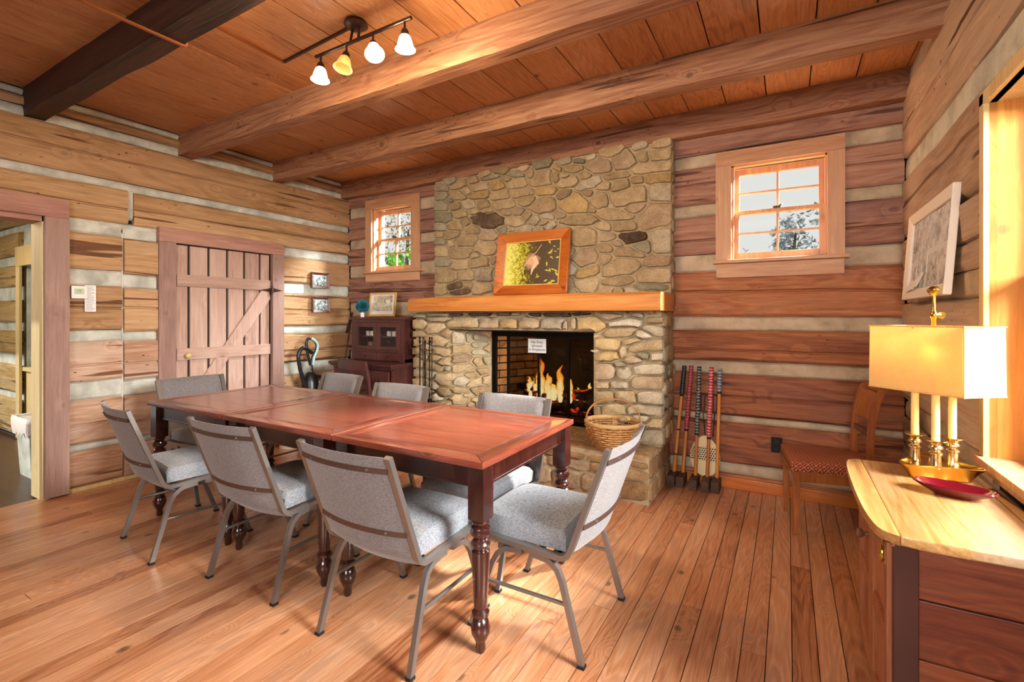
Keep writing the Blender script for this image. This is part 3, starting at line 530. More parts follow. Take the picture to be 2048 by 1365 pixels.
# ------------------------------------------------------------ stonework
UP=[(-3.129,2.661,0.103,-0.01,-0.003,0.043,'w'),(-2.889,2.656,0.096,0.015,-0.017,0.039,'t'),(-3.137,2.57,0.111,-0.006,-0.005,0.046,'g'),(-2.896,2.551,0.102,-0.02,0.005,0.047,'t'),(-2.713,2.681,0.065,0.0,-0.008,0.039,'t'),(-2.654,2.602,0.107,0.009,-0.013,0.044,'t'),(-2.641,2.524,0.122,-0.002,-0.006,0.038,'y'),(-2.423,2.581,0.081,0.007,-0.018,0.059,'y'),(-2.499,2.683,0.115,0.009,-0.007,0.024,'g'),(-2.228,2.575,0.1,0.001,-0.009,0.048,'t'),(-2.24,2.67,0.107,-0.007,-0.003,0.032,'g'),(-2.069,2.65,0.04,0.014,-0.027,0.046,'t'),(-1.949,2.602,0.114,0.02,-0.027,0.07,'t'),(-2.404,2.494,0.106,0.01,-0.018,0.058,'t'),(-2.162,2.478,0.121,-0.006,-0.005,0.044,'t'),(-1.905,2.46,0.104,-0.006,-0.003,0.04,'y'),(-3.129,2.466,0.107,-0.012,0.0,0.057,'g'),(-2.945,2.445,0.075,0.002,-0.009,0.045,'t'),(-2.773,2.441,0.08,-0.009,0.0,0.053,'w'),(-2.595,2.421,0.077,-0.01,0.0,0.043,'t'),(-2.373,2.395,0.127,-0.006,-0.006,0.05,'t'),(-2.109,2.405,0.09,0.003,-0.011,0.051,'t'),(-1.938,2.343,0.123,0.016,-0.02,0.071,'t'),(-3.108,2.349,0.128,-0.013,0.0,0.063,'g'),(-2.875,2.364,0.087,0.003,-0.01,0.045,'t'),(-2.72,2.364,0.06,-0.007,0.0,0.033,'t'),(-2.204,2.307,0.065,-0.007,0.0,0.042,'p'),(-2.55,2.259,0.183,-0.018,0.0,0.075,'d'),(-2.807,2.268,0.041,-0.032,0.037,0.033,'t'),(-2.931,2.247,0.103,-0.017,0.006,0.05,'t'),(-3.137,2.255,0.087,-0.008,0.0,0.043,'g'),(-2.24,2.217,0.101,-0.01,0.0,0.058,'t'),(-2.034,2.217,0.059,-0.006,0.0,0.049,'w'),(-1.882,2.232,0.082,-0.009,0.0,0.027,'w'),(-3.151,2.17,0.079,-0.006,0.0,0.032,'t'),(-2.973,2.155,0.118,-0.002,-0.003,0.037,'t'),(-2.814,2.092,0.124,-0.01,0.0,0.077,'t'),(-2.524,2.111,0.107,-0.001,-0.005,0.049,'p'),(-3.151,2.096,0.086,-0.007,0.0,0.037,'g'),(-2.994,2.061,0.046,-0.004,0.0,0.031,'t'),(-2.576,1.986,0.122,-0.009,0.0,0.065,'t'),(-3.137,1.992,0.101,-0.007,0.0,0.06,'t'),(-2.882,1.963,0.148,0.001,-0.007,0.062,'t'),(-3.108,1.881,0.114,-0.006,0.0,0.052,'g'),(-2.882,1.84,0.102,0.002,-0.006,0.051,'t'),(-2.641,1.855,0.119,0.007,-0.008,0.049,'t'),(-2.486,1.867,0.038,-0.002,0.0,0.043,'p'),(-3.093,1.743,0.162,-0.006,0.0,0.086,'t'),(-2.8,1.731,0.1,0.003,-0.006,0.05,'t'),(-2.576,1.732,0.115,-0.005,0.0,0.07,'w'),(-2.945,1.63,0.102,0.012,-0.008,0.039,'d'),(-2.868,1.572,0.12,0.014,-0.008,0.033,'d'),(-3.151,1.597,0.094,-0.003,0.0,0.057,'t'),(-2.614,1.593,0.128,-0.004,0.0,0.059,'t'),(-1.803,2.664,0.051,-0.024,0.011,0.027,'y'),(-1.825,2.583,0.055,-0.008,0.0,0.045,'t'),(-1.643,2.63,0.093,-0.007,-0.003,0.039,'t'),(-1.581,2.683,0.052,-0.009,0.0,0.024,'g'),(-1.409,2.617,0.112,-0.008,-0.005,0.062,'p'),(-1.187,2.628,0.095,0.001,-0.014,0.079,'p'),(-1.031,2.638,0.046,0.009,-0.019,0.054,'t'),(-0.881,2.626,0.101,-0.002,-0.007,0.05,'t'),(-0.951,2.531,0.172,-0.012,-0.004,0.041,'t'),(-1.254,2.509,0.107,0.002,-0.005,0.03,'t'),(-0.899,2.434,0.094,0.0,-0.005,0.043,'y'),(-1.077,2.446,0.054,0.0,-0.004,0.032,'t'),(-1.669,2.517,0.105,0.011,-0.014,0.049,'t'),(-1.494,2.473,0.12,0.013,-0.014,0.053,'w'),(-1.225,2.421,0.092,0.004,-0.01,0.056,'t'),(-1.733,2.408,0.075,0.015,-0.018,0.048,'p'),(-1.499,2.392,0.063,-0.024,0.011,0.036,'t'),(-1.638,2.322,0.139,-0.016,0.0,0.093,'y'),(-1.409,2.328,0.068,0.029,-0.047,0.084,'t'),(-1.141,2.318,0.157,0.008,-0.014,0.079,'t'),(-0.89,2.318,0.094,-0.013,0.0,0.075,'w'),(-1.581,2.166,0.167,-0.017,0.0,0.048,'t'),(-1.263,2.18,0.163,-0.026,0.003,0.051,'t'),(-0.934,2.141,0.126,0.033,-0.033,0.096,'p'),(-1.369,2.093,0.081,-0.022,0.006,0.036,'t'),(-1.187,2.075,0.101,0.0,-0.004,0.047,'t'),(-1.545,2.013,0.116,0.0,-0.008,0.087,'t'),(-1.33,1.995,0.081,-0.006,0.0,0.043,'p'),(-1.113,1.973,0.122,-0.01,0.0,0.05,'d'),(-0.89,1.923,0.084,-0.006,0.0,0.104,'w'),(-1.345,1.907,0.072,0.001,-0.004,0.043,'t'),(-1.136,1.851,0.131,-0.02,0.004,0.045,'t'),(-1.534,1.835,0.114,0.011,-0.016,0.086,'p'),(-1.35,1.804,0.053,0.021,-0.023,0.049,'t'),(-1.509,1.704,0.109,0.043,-0.024,0.049,'y'),(-1.216,1.736,0.152,0.032,-0.02,0.077,'t'),(-0.916,1.77,0.098,0.008,-0.007,0.049,'p'),(-1.519,1.589,0.118,0.016,-0.014,0.076,'t'),(-1.254,1.613,0.139,0.014,-0.005,0.042,'t'),(-0.934,1.65,0.138,-0.006,0.0,0.058,'t'),(-0.995,1.559,0.131,-0.004,0.0,0.027,'g'),(-2.082,1.725,0.088,0.001,0,0.04,'t'),(-2.223,1.64,0.102,-0.002,0,0.065,'t'),(-2.876,1.402,0.102,-0.006,0,0.051,'t'),(-1.771,1.404,0.094,-0.003,0,0.05,'t'),(-1.21,1.424,0.098,-0.003,0,0.059,'t'),(-2.318,1.791,0.084,0.01,0,0.042,'w'),(-1.905,1.812,0.079,-0.006,0,0.037,'t'),(-1.027,1.442,0.097,-0.003,0,0.049,'p'),(-2.192,1.474,0.104,-0.009,0,0.06,'t'),(-1.342,1.541,0.084,-0.007,0,0.055,'t'),(-1.731,1.623,0.088,0.009,0,0.054,'t'),(-2.012,1.847,0.07,-0.005,0,0.045,'w'),(-1.968,2.099,0.073,0.007,0,0.05,'g'),(-2.514,1.504,0.094,-0.002,0,0.057,'w'),(-2.206,1.863,0.093,-0.009,0,0.047,'p'),(-1.68,1.888,0.072,0.002,0,0.042,'t'),(-2.064,1.561,0.092,-0.001,0,0.048,'t'),(-1.904,1.419,0.098,-0.001,0,0.058,'p'),(-2.466,1.404,0.098,0.002,0,0.06,'g'),(-1.543,1.465,0.101,-0.006,0,0.062,'t'),(-3.003,1.476,0.09,0.005,0,0.06,'t'),(-2.658,1.483,0.076,0.007,0,0.039,'t'),(-2.377,2.157,0.067,0.007,0,0.039,'g'),(-2.361,1.909,0.072,0.007,0,0.044,'p'),(-2.176,2.015,0.07,-0.007,0,0.034,'t'),(-0.865,1.444,0.095,0.001,0,0.059,'w'),(-1.94,1.626,0.095,-0.001,0,0.065,'g'),(-2.297,1.413,0.087,0.002,0,0.043,'g'),(-1.754,2.078,0.087,0.001,0,0.054,'g'),(-2.729,2.185,0.093,0.004,0,0.059,'t'),(-1.097,2.212,0.099,0.007,0,0.045,'p'),(-2.301,2.005,0.094,0.005,0,0.044,'g'),(-1.292,2.719,0.097,-0.006,0,0.052,'t'),(-1.024,1.889,0.088,0.004,0,0.06,'g'),(-2.39,1.536,0.092,0.007,0,0.055,'t'),(-2.388,2.719,0.083,-0.009,0,0.039,'t'),(-2.41,1.73,0.094,0.005,0,0.047,'w'),(-1.945,2.716,0.089,-0.002,0,0.051,'g'),(-1.127,1.526,0.074,0.005,0,0.047,'w'),(-1.774,1.825,0.093,-0.005,0,0.062,'w'),(-2.057,1.956,0.075,0.006,0,0.043,'p'),(-1.805,1.711,0.074,0.009,0,0.05,'t'),(-1.904,1.965,0.103,-0.007,0,0.07,'t'),(-2.129,2.128,0.075,-0.008,0,0.044,'w'),(-1.356,2.433,0.089,0.001,0,0.04,'t'),(-1.413,1.428,0.069,0.004,0,0.037,'t'),(-2.045,1.443,0.081,0.009,0,0.047,'t'),(-3.143,1.451,0.106,-0.006,0,0.072,'p'),(-1.678,1.511,0.103,0.008,0,0.068,'t'),(-3.014,2.706,0.077,-0.001,0,0.038,'g'),(-1.847,1.55,0.087,-0.007,0,0.04,'g'),(-1.695,1.731,0.095,0.006,0,0.06,'w'),(-2.225,1.932,0.043,0.003,0,0.028,'p'),(-2.248,2.084,0.059,-0.009,0,0.039,'p'),(-2.39,2.055,0.043,-0.004,0,0.027,'g'),(-0.873,2.708,0.068,-0.0,0,0.039,'t'),(-2.342,2.317,0.067,-0.008,0,0.032,'p'),(-2.11,2.257,0.065,-0.004,0,0.039,'t'),(-1.25,1.939,0.057,-0.01,0,0.035,'p'),(-2.782,1.631,0.06,-0.009,0,0.039,'t'),(-2.113,1.806,0.056,0.008,0,0.026,'w'),(-1.23,1.523,0.066,0.003,0,0.038,'t'),(-1.728,1.96,0.059,0.006,0,0.028,'w'),(-1.874,2.134,0.061,0.009,0,0.037,'w'),(-1.945,1.521,0.053,-0.004,0,0.031,'p'),(-2.409,1.646,0.06,0.009,0,0.038,'p'),(-1.939,2.174,0.046,0.004,0,0.025,'t'),(-1.903,1.739,0.045,0.003,0,0.029,'g'),(-0.94,1.516,0.044,-0.005,0,0.028,'g'),(-2.196,1.787,0.067,0.009,0,0.04,'w'),(-1.771,2.23,0.066,-0.008,0,0.036,'p'),(-2.774,1.495,0.064,0.004,0,0.035,'p'),(-2.339,2.639,0.06,-0.005,0,0.035,'t'),(-2.283,2.147,0.043,0.002,0,0.024,'t'),(-1.479,2.7,0.042,0.005,0,0.028,'w'),(-1.054,2.718,0.056,0.005,0,0.035,'w'),(-1.538,2.552,0.066,-0.006,0,0.044,'t'),(-2.69,1.925,0.063,0.007,0,0.037,'t'),(-2.147,2.701,0.062,0.006,0,0.031,'t'),(-2.588,2.716,0.062,0.006,0,0.035,'t'),(-2.541,2.361,0.061,0.003,0,0.028,'t'),(-2.082,1.64,0.056,0.001,0,0.033,'g'),(-2.419,1.831,0.043,0.009,0,0.023,'t'),(-2.7,1.419,0.047,0.006,0,0.033,'t'),(-2.797,2.586,0.066,-0.01,0,0.043,'t'),(-1.729,2.702,0.06,0.003,0,0.033,'g'),(-2.103,2.051,0.06,-0.009,0,0.032,'t'),(-3.019,2.518,0.05,-0.01,0,0.031,'g'),(-1.469,2.24,0.045,-0.007,0,0.022,'t'),(-1.976,1.756,0.045,0.002,0,0.021,'g'),(-1.732,2.578,0.05,-0.006,0,0.026,'p'),(-2.861,1.483,0.051,0.004,0,0.033,'w')]
LOW=[(-3.136,1.323,0.093,0.0,0.0,0.023,'g'),(-2.9,1.338,0.139,0.0,0.0,0.022,'g'),(-3.141,1.244,0.083,0.006,-0.006,0.053,'t'),(-2.938,1.201,0.121,0.009,-0.005,0.051,'t'),(-2.895,1.294,0.134,0.0,0.0,0.026,'t'),(-2.622,1.244,0.173,0.002,0.0,0.068,'t'),(-2.336,1.243,0.106,0.001,0.0,0.063,'p'),(-2.122,1.242,0.081,0.0,0.0,0.057,'y'),(-1.915,1.254,0.088,0.0,0.0,0.069,'p'),(-3.16,1.144,0.073,0.002,0.0,0.035,'t'),(-3.165,1.06,0.069,0.002,0.0,0.042,'t'),(-3.17,0.976,0.069,0.003,0.0,0.038,'t'),(-2.909,1.09,0.13,0.003,0.0,0.055,'t'),(-3.16,0.862,0.073,0.004,0.0,0.058,'t'),(-2.876,0.98,0.089,-0.016,0.013,0.039,'t'),(-2.952,0.917,0.094,0.004,0.0,0.034,'t'),(-2.961,0.835,0.125,-0.011,0.009,0.041,'t'),(-3.156,0.76,0.074,0.004,0.0,0.042,'t'),(-3.156,0.665,0.084,0.005,0.0,0.045,'t'),(-2.784,0.72,0.17,0.004,0.004,0.058,'t'),(-2.702,1.338,0.067,0.0,0.0,0.022,'d'),(-2.424,1.341,0.125,-0.001,0.0,0.021,'d'),(-2.186,1.344,0.079,-0.001,0.0,0.02,'d'),(-2.045,1.343,0.043,0.0,0.0,0.02,'g'),(-3.077,0.579,0.135,0.011,0.0,0.046,'t'),(-3.077,0.459,0.135,0.012,0.0,0.045,'t'),(-2.812,0.417,0.172,0.017,0.0,0.044,'t'),(-1.364,1.258,0.133,0.002,0.0,0.067,'y'),(-1.506,1.257,0.029,0.001,0.0,0.05,'p'),(-1.086,1.273,0.131,0.001,0.0,0.039,'w'),(-1.086,1.358,0.098,0.0,0.0,0.022,'t'),(-0.877,1.357,0.081,0.0,0.0,0.021,'t'),(-0.852,1.291,0.08,0.001,0.0,0.025,'t'),(-0.86,1.213,0.082,-0.013,0.006,0.037,'w'),(-1.112,1.197,0.132,0.009,-0.002,0.04,'t'),(-1.327,1.158,0.035,0.001,0.0,0.022,'y'),(-1.24,1.099,0.11,0.003,0.0,0.048,'y'),(-1.022,1.131,0.07,0.014,-0.005,0.027,'t'),(-0.909,1.096,0.128,0.016,-0.004,0.044,'t'),(-1.099,1.039,0.028,0.002,0.0,0.045,'t'),(-1.24,1.004,0.115,0.005,0.0,0.041,'y'),(-1.022,0.988,0.071,0.003,0.0,0.033,'p'),(-0.852,1.02,0.06,0.003,0.0,0.033,'w'),(-1.263,0.885,0.094,0.006,0.0,0.07,'p'),(-1.086,0.883,0.049,0.003,0.0,0.049,'w'),(-0.901,0.919,0.109,0.006,0.0,0.041,'w'),(-0.905,0.819,0.121,0.009,0.0,0.054,'p'),(-1.276,0.776,0.078,0.005,0.0,0.032,'t'),(-1.13,0.786,0.069,-0.001,0.003,0.032,'w'),(-0.881,0.714,0.116,-0.001,0.005,0.053,'w'),(-1.069,0.702,0.082,-0.015,0.013,0.05,'t'),(-1.263,0.677,0.094,0.008,0.0,0.056,'t'),(-1.173,0.59,0.099,0.001,0.004,0.052,'t'),(-0.926,0.614,0.141,0.007,0.002,0.04,'w'),(-0.836,0.521,0.087,0.009,0.0,0.039,'t'),(-0.852,0.412,0.111,0.004,0.006,0.07,'w'),(-1.043,0.451,0.092,0.011,0.0,0.063,'t'),(-1.236,0.471,0.102,0.012,0.0,0.052,'t'),(-1.317,0.567,0.045,0.005,0.0,0.039,'t'),(-1.236,0.35,0.102,0.013,0.0,0.052,'t'),(-1.67,1.245,0.117,0.001,0.0,0.065,'w'),(-1.589,1.242,0.031,0.0,0.0,0.053,'p'),(-1.657,1.341,0.135,-0.001,0.0,0.029,'d'),(-1.457,1.348,0.086,0.0,0.0,0.025,'d'),(-1.867,1.341,0.059,0.0,0.0,0.03,'d'),(-2.834,0.6,0.081,0.009,0,0.047,'t'),(-1.347,1.043,0.067,-0.008,0,0.035,'w'),(-3.058,1.005,0.07,-0.005,0,0.047,'w'),(-2.989,0.646,0.081,0.009,0,0.052,'w'),(-2.792,1.155,0.107,0.009,0,0.055,'t'),(-2.953,0.536,0.084,0.005,0,0.051,'w'),(-3.171,0.371,0.105,0.003,0,0.073,'t'),(-1.198,1.321,0.104,-0.008,0,0.048,'p'),(-2.825,0.881,0.091,0.004,0,0.043,'t'),(-1.342,0.405,0.098,0.009,0,0.045,'p'),(-3.171,0.516,0.092,-0.01,0,0.05,'p'),(-0.991,1.335,0.052,-0.009,0,0.03,'w'),(-1.081,0.531,0.049,-0.005,0,0.027,'t'),(-2.877,0.469,0.065,-0.008,0,0.03,'t'),(-3.008,0.755,0.061,0.007,0,0.04,'g'),(-2.279,1.323,0.043,0.006,0,0.021,'t'),(-0.955,0.548,0.062,-0.002,0,0.03,'w'),(-1.12,0.949,0.048,-0.009,0,0.026,'w'),(-2.778,0.827,0.048,-0.001,0,0.028,'g'),(-3.076,0.92,0.043,-0.003,0,0.027,'p'),(-2.794,0.485,0.045,0.009,0,0.022,'t'),(-2.764,1.045,0.053,0.003,0,0.027,'t'),(-0.947,1.181,0.068,-0.006,0,0.036,'w'),(-0.933,1.025,0.063,-0.007,0,0.032,'g')]  # brown stones in the top row carry the mantel's shade in their tone
JAM=[(0.035,1.104,0.082,-0.015,0.01,0.054,'w'),(0.073,1.008,0.102,-0.003,0.0,0.048,'t'),(0.065,0.917,0.129,0.007,-0.004,0.044,'p'),(0.073,0.829,0.148,0.007,-0.003,0.037,'t'),(0.248,0.881,0.037,-0.044,0.042,0.032,'t'),(0.187,0.75,0.072,0.022,-0.013,0.035,'t'),(0.287,0.783,0.057,-0.017,0.01,0.036,'t'),(0.21,0.683,0.076,0.023,-0.012,0.032,'t'),(0.326,0.707,0.043,-0.002,0.0,0.045,'t'),(0.005,0.627,0.149,-0.029,0.004,0.029,'t'),(0.264,0.598,0.098,-0.005,0.0,0.048,'t'),(0.005,0.536,0.15,-0.022,0.004,0.043,'t'),(0.187,0.477,0.045,0.005,-0.005,0.029,'t'),(0.156,1.113,0.034,-0.001,0.0,0.044,'d'),(0.264,1.119,0.086,-0.001,0.0,0.033,'d'),(0.264,1.044,0.086,-0.002,0.0,0.033,'d'),(0.264,0.97,0.086,-0.002,0.0,0.033,'d'),(0.326,0.894,0.047,-0.002,0.0,0.037,'d'),(0.264,0.487,0.098,-0.006,0.0,0.048,'t'),(0.078,0.398,0.083,-0.005,0,0.05,'t'),(0.333,0.38,0.093,0.003,0,0.063,'t'),(0.094,0.701,0.075,0.009,0,0.041,'w'),(0.355,1.009,0.071,0.003,0,0.046,'t'),(0.146,0.562,0.055,0.005,0,0.025,'t'),(0.355,0.54,0.052,0.003,0,0.024,'t'),(0.209,0.383,0.061,-0.002,0,0.036,'p'),(0.355,1.148,0.077,-0.006,0,0.043,'w')]
def qd(s, a, b, e=2.6):
    x, y, p, r, m_, n = s[:6]; det = p*n-r*m_; da, db = a-x, b-y
    return (abs((da*n-db*m_)/det)**e+abs((db*p-da*r)/det)**e)**(1/e)
def lay(parent, lst, f, depth, lim, nm='stone', hole=None, mats=None, tess=16, grow=1.1, ex=2.6):
    """f(a,b,d) -> 3D; each traced stone is grown until it meets its neighbours, then cut as its own block"""
    for i, s in enumerate(lst):
        near = [t for t in lst if t is not s and abs(t[0]-s[0]) < .42 and abs(t[1]-s[1]) < .32]
        out = []; so = R.uniform(0, 99)
        for k in range(tess):
            an = 2*PI*k/tess; ca, cb = math.cos(an), math.sin(an)
            dx, dy = s[2]*ca+s[4]*cb, s[3]*ca+s[5]*cb; q1 = qd(s, s[0]+dx, s[1]+dy, ex); r = .3
            while r < grow/q1:
                a, b = s[0]+dx*r, s[1]+dy*r
                if not (lim[0] < a < lim[1] and lim[2] < b < lim[3]) or (hole and hole(a, b)): break
                o = r*q1
                if any(qd(t, a, b, ex) < o for t in near): break
                r += .06
            L = math.hypot(dx, dy); r = max(.25, r-.06-.007/L); r *= 1+.06*noise.noise(Vector((ca*1.6+so, cb*1.6, 0)))
            out.append((s[0]+dx*r, s[1]+dy*r))
        ca_ = sum(p[0] for p in out)/tess; cb_ = sum(p[1] for p in out)/tess
        D = depth*R.uniform(.7, 1.25); vs = []; fs = []
        for (sc, dd) in ((1.0, -.012), (1.0, D*.35), (.93, D*.8), (.66, D)):
            for (a, b) in out:
                nz = noise.noise(Vector((a*22, b*22, so)))*.007 if dd > 0 else 0
                vs.append(f(ca_+(a-ca_)*sc, cb_+(b-cb_)*sc, dd+nz))
        vs.append(f(ca_, cb_, D*1.02))
        for rr in range(3):
            for k in range(tess): fs.append((rr*tess+k, rr*tess+(k+1) % tess, (rr+1)*tess+(k+1) % tess, (rr+1)*tess+k))
        for k in range(tess): fs.append((3*tess+k, 3*tess+(k+1) % tess, 4*tess))
        pyobj(nm, vs, fs, (mats or {}).get(s[6], M['st_'+s[6]]), parent, True)
CX0, CX1 = -3.20, -.815
ch = thing('chimney_breast', 'fieldstone chimney breast rising from the mantel to the beam', 'chimney', (-2, 3.95, 1.4))
def place(o):  # children are built in world coordinates
    o.location = (0, 0, 0); return o
place(ch)
bm = BM(); bx(bm, CX0-.01, CX1+.01, 3.935, YB-.002, 1.505, 2.733); obj('mortar', bm, M['mortar'], ch)
lay(ch, UP, lambda a, b, d: (a, 3.935-d, b), .03, (CX0-.02, CX1+.025, 1.40, 2.77), grow=1.4, ex=2.9)
def side(parent, X, sgn, y0, y1, z0, z1, dep, hgt):
    lst = []; z = z0
    while z < z1-.03:
        h = R.uniform(*hgt); h = min(h, z1-z); y = y0
        while y < y1-.02:
            w = min(R.uniform(.10, .22), y1-y); lst.append((y+w/2, z+h/2, w/2*.93, R.uniform(-.01, .01), 0, h/2*.92, R.choice('tgtwpt'))); y += w
        z += h
    lay(parent, lst, lambda a, b, d: (X+sgn*d, a, b), dep, (y0-.01, y1+.01, z0, z1), tess=12)
side(ch, CX1+.01, 1, 3.94, 4.03, 1.4, 2.76, .014, (.07, .14)); 
fp = place(thing('fireplace', 'fieldstone fireplace surround below the mantel', 'fireplace'))
FY = 3.635
bm = BM(); bx(bm, CX0-.01, -2.755, FY, YB, .34, 1.36); bx(bm, -1.345, CX1+.0, FY, YB, .34, 1.36); bx(bm, -2.76, -1.34, FY, YB-.02, 1.195, 1.36)
prism(bm, [(-2.80, FY+.01), (-2.755, FY+.002), (-2.505, 3.94), (-2.52, 4.05), (-2.80, 4.05)], 'z', .34, 1.19); obj('mortar', bm, M['mortar'], fp)
hole = lambda a, b: (-2.765 < a < -1.335 and b < 1.205)
lay(fp, LOW, lambda a, b, d: (a, FY-d, b), .05, (CX0-.03, CX1+.03, .35, 1.352), hole=hole, grow=1.2, ex=3)
JD = Vector((-2.494+2.745, 3.93-3.62)).normalized(); JN = Vector((JD.y, -JD.x))
lay(fp, JAM, lambda a, b, d: (-2.752+JD.x*a+JN.x*d, FY+JD.y*a+JN.y*d, b), .032, (-.02, .385, .35, 1.185), mats={'d': M['st_g']}, grow=1.4)
side(fp, CX1-.005, 1, 3.64, 4.0, .36, 1.35, .028, (.09, .15)); side(fp, -1.345, -1, 3.65, 3.92, .36, 1.18, .01, (.09, .13)); side(fp, CX0-.01, -1, 3.64, 4.0, .36, 1.35, .03, (.09, .15))
bm = BM(); bx(bm, -2.80, -1.32, FY-.012, FY+.05, 1.188, 1.197); obj('lintel', bm, M['bronze'], fp)
# hearth
hr = place(thing('hearth', 'raised stone hearth in front of the fireplace', 'hearth'))
HX0, HX1, HY = -3.22, -.835, 3.345
bm = BM(); bx(bm, HX0, HX1, HY, YB-.002, 0, .33); obj('mortar', bm, M['mortar'], hr)
def courses(x0, x1, zs, wr, tones):
    l = []
    for z0, z1 in zs:
        x = x0
        while x < x1-.02:
            w = R.uniform(*wr); w = (x1-x) if x1-x-w < .12 else w
            l.append((x+w/2, (z0+z1)/2, w/2*.95, R.uniform(-.008, .008), R.uniform(-.01, .01), (z1-z0)/2*.9, R.choice(tones))); x += w
    return l
FM = {k: M['flag'] for k in 'tgy'}
lay(hr, courses(HX0, HX1, ((.015, .16), (.165, .245), (.25, .30)), (.2, .42), 'tytp'), lambda a, b, d: (a, HY-d, b), .022, (HX0-.01, HX1+.02, .005, .31), mats=FM, ex=7, tess=20)
lay(hr, courses(HY, 4.0, ((.015, .16), (.165, .31)), (.2, .34), 'tyt'), lambda a, b, d: (HX1+d, a, b), .014, (HY-.02, 4.0, .005, .32), mats=FM, ex=7, tess=20)
top = courses(HX0, HX1, ((HY, 3.50), (3.50, 3.66)), (.3, .6), 'tyty')+courses(-2.7, -1.4, ((3.66, 3.92),), (.3, .5), 'tyy')
lay(hr, top, lambda a, b, d: (a, b, .322+d), .022, (HX0-.02, HX1+.02, HY-.03, 3.95), nm='flagstone', mats=FM, ex=6, tess=20, grow=1.2)
# mantel
vs = []; fs = []; n = 40; prof = [(3.462, 1.362), (3.452, 1.385), (3.45, 1.43), (3.455, 1.48), (3.475, 1.497), (3.92, 1.50), (3.92, 1.36)]
for i in range(n+1):
    f = i/n; x = -3.17+(2.39)*f; tp = .018*max(0, 1-f*6); e = noise.noise(Vector((x*1.3, 4, 0)))*.01
    for (y, z) in prof: vs.append((x+(.0 if y < 3.5 else (-.012 if f == 0 else 0)), y+(e if y < 3.6 else 0)+(tp if y < 3.6 else 0), z+(e*.7 if z < 1.4 else 0)-(tp*.5 if z > 1.45 else -tp*.4)+(noise.noise(Vector((x*1.1, 8, z)))*.006)))
m = len(prof)
for i in range(n):
    for j in range(m): fs.append((i*m+j, i*m+(j+1) % m, (i+1)*m+(j+1) % m, (i+1)*m+j))
fs.append(tuple(range(m))); fs.append(tuple(range(n*m, n*m+m)))
tag(pyobj('mantel_shelf', vs, fs, M['mantel'], None, True), 'thick honey pine mantel beam over the fireplace', 'mantel')
# firebox
fb = place(thing('firebox', 'brick lined firebox behind the glass fireplace doors', 'firebox'))
bm = BM(); bx(bm, -2.9, -1.2, 4.47, 4.55, .3, 1.3); bx(bm, -1.36, -1.30, 3.9, 4.5, .3, 1.3); bx(bm, -2.9, -1.2, 3.9, 4.5, 1.2, 1.3); prism(bm, [(-2.56, 3.94), (-2.53, 3.94), (-2.26, 4.48), (-2.4, 4.5)], 'z', .3, 1.25); obj('lining', bm, M['soot'], fb)
bm = BM(); bx(bm, -2.9, -1.2, 3.93, 4.5, .28, .335); obj('firebox_floor', bm, M['firebrick'], fb)
bd = Vector((.27, .54)).normalized(); bn = Vector((bd.y, -bd.x)); z = .345; r_ = 0
while z < 1.15:
    s = -.1*(r_ % 2)
    while s < .6:
        w = .195; s0, s1 = max(s, 0), min(s+w, .6)
        if s1-s0 > .03:
            p = [(-2.53+bd.x*q+bn.x*d, 3.94+bd.y*q+bn.y*d) for q, d in ((s0, 0), (s1, 0), (s1, .018), (s0, .018))]
            bm = BM(); prism(bm, p, 'z', z, z+.062, .003); obj('brick', bm, M['firebrick'], fb)
        s += w+.012
    z += .074; r_ += 1
# glass doors
gd = place(thing('fireplace_doors', 'black framed glass doors across the fireplace opening', 'fireplace doors'))
GY = 3.93
bm = BM(); bx(bm, -2.50, -1.34, GY, GY+.03, 1.14, 1.19, .002); bx(bm, -2.50, -1.34, GY, GY+.03, .345, .372, .002); bx(bm, -2.50, -2.455, GY, GY+.035, .345, 1.19, .002); obj('outer_frame', bm, M['black'], gd)
xs = [-2.455, -2.312, -1.985, -1.69, -1.36]
for k, (a, b) in enumerate(zip(xs, xs[1:])):
    bm = BM(); t_ = .011
    bx(bm, a, a+t_, GY-.012, GY+.01, .372, 1.14); bx(bm, b-t_, b, GY-.012, GY+.01, .372, 1.14); bx(bm, a, b, GY-.012, GY+.01, .372, .39); bx(bm, a, b, GY-.012, GY+.01, 1.128, 1.14); dr = obj('door_panel', bm, M['black'], gd)
    if k: bm = BM(); bx(bm, a+t_, b-t_, GY-.002, GY+.001, .39, 1.128); obj('pane', bm, M['doorglass'], dr)
bm = BM(); cyl(bm, (-2.01, GY-.03, .80), (-2.01, GY-.03, .70), .006); cyl(bm, (-1.96, GY-.03, .80), (-1.96, GY-.03, .70), .006); obj('handle', bm, M['black'], gd)
def text(body, size, parent, loc, rot, mat, name='lettering', al='CENTER', th=.0004):
    c = bpy.data.curves.new(name, 'FONT'); c.body = body; c.size = size; c.align_x = al; c.align_y = 'CENTER'; c.extrude = th; c.space_line = .95
    o = bpy.data.objects.new('tmp', c); COL.objects.link(o); dg = bpy.context.evaluated_depsgraph_get(); me = bpy.data.meshes.new_from_object(o.evaluated_get(dg)); bpy.data.objects.remove(o)
    me.transform(Matrix.Translation(loc) @ rot.to_4x4()); me.name = name; me.materials.clear(); return mobj(name, me, mat, parent)
sg = place(thing('paper_sign', 'white paper sign taped on the fireplace glass forbidding fires', 'sign'))
bm = BM(); bx(bm, -2.09, -1.905, GY-.018, GY-.016, .982, 1.112); obj('sheet', bm, M['paper'], sg)
text('No fires\nallowed\nin fireplaces', .036, sg, (-1.9975, GY-.0188, 1.047), Matrix.Rotation(PI/2, 3, 'X'), M['ink'])
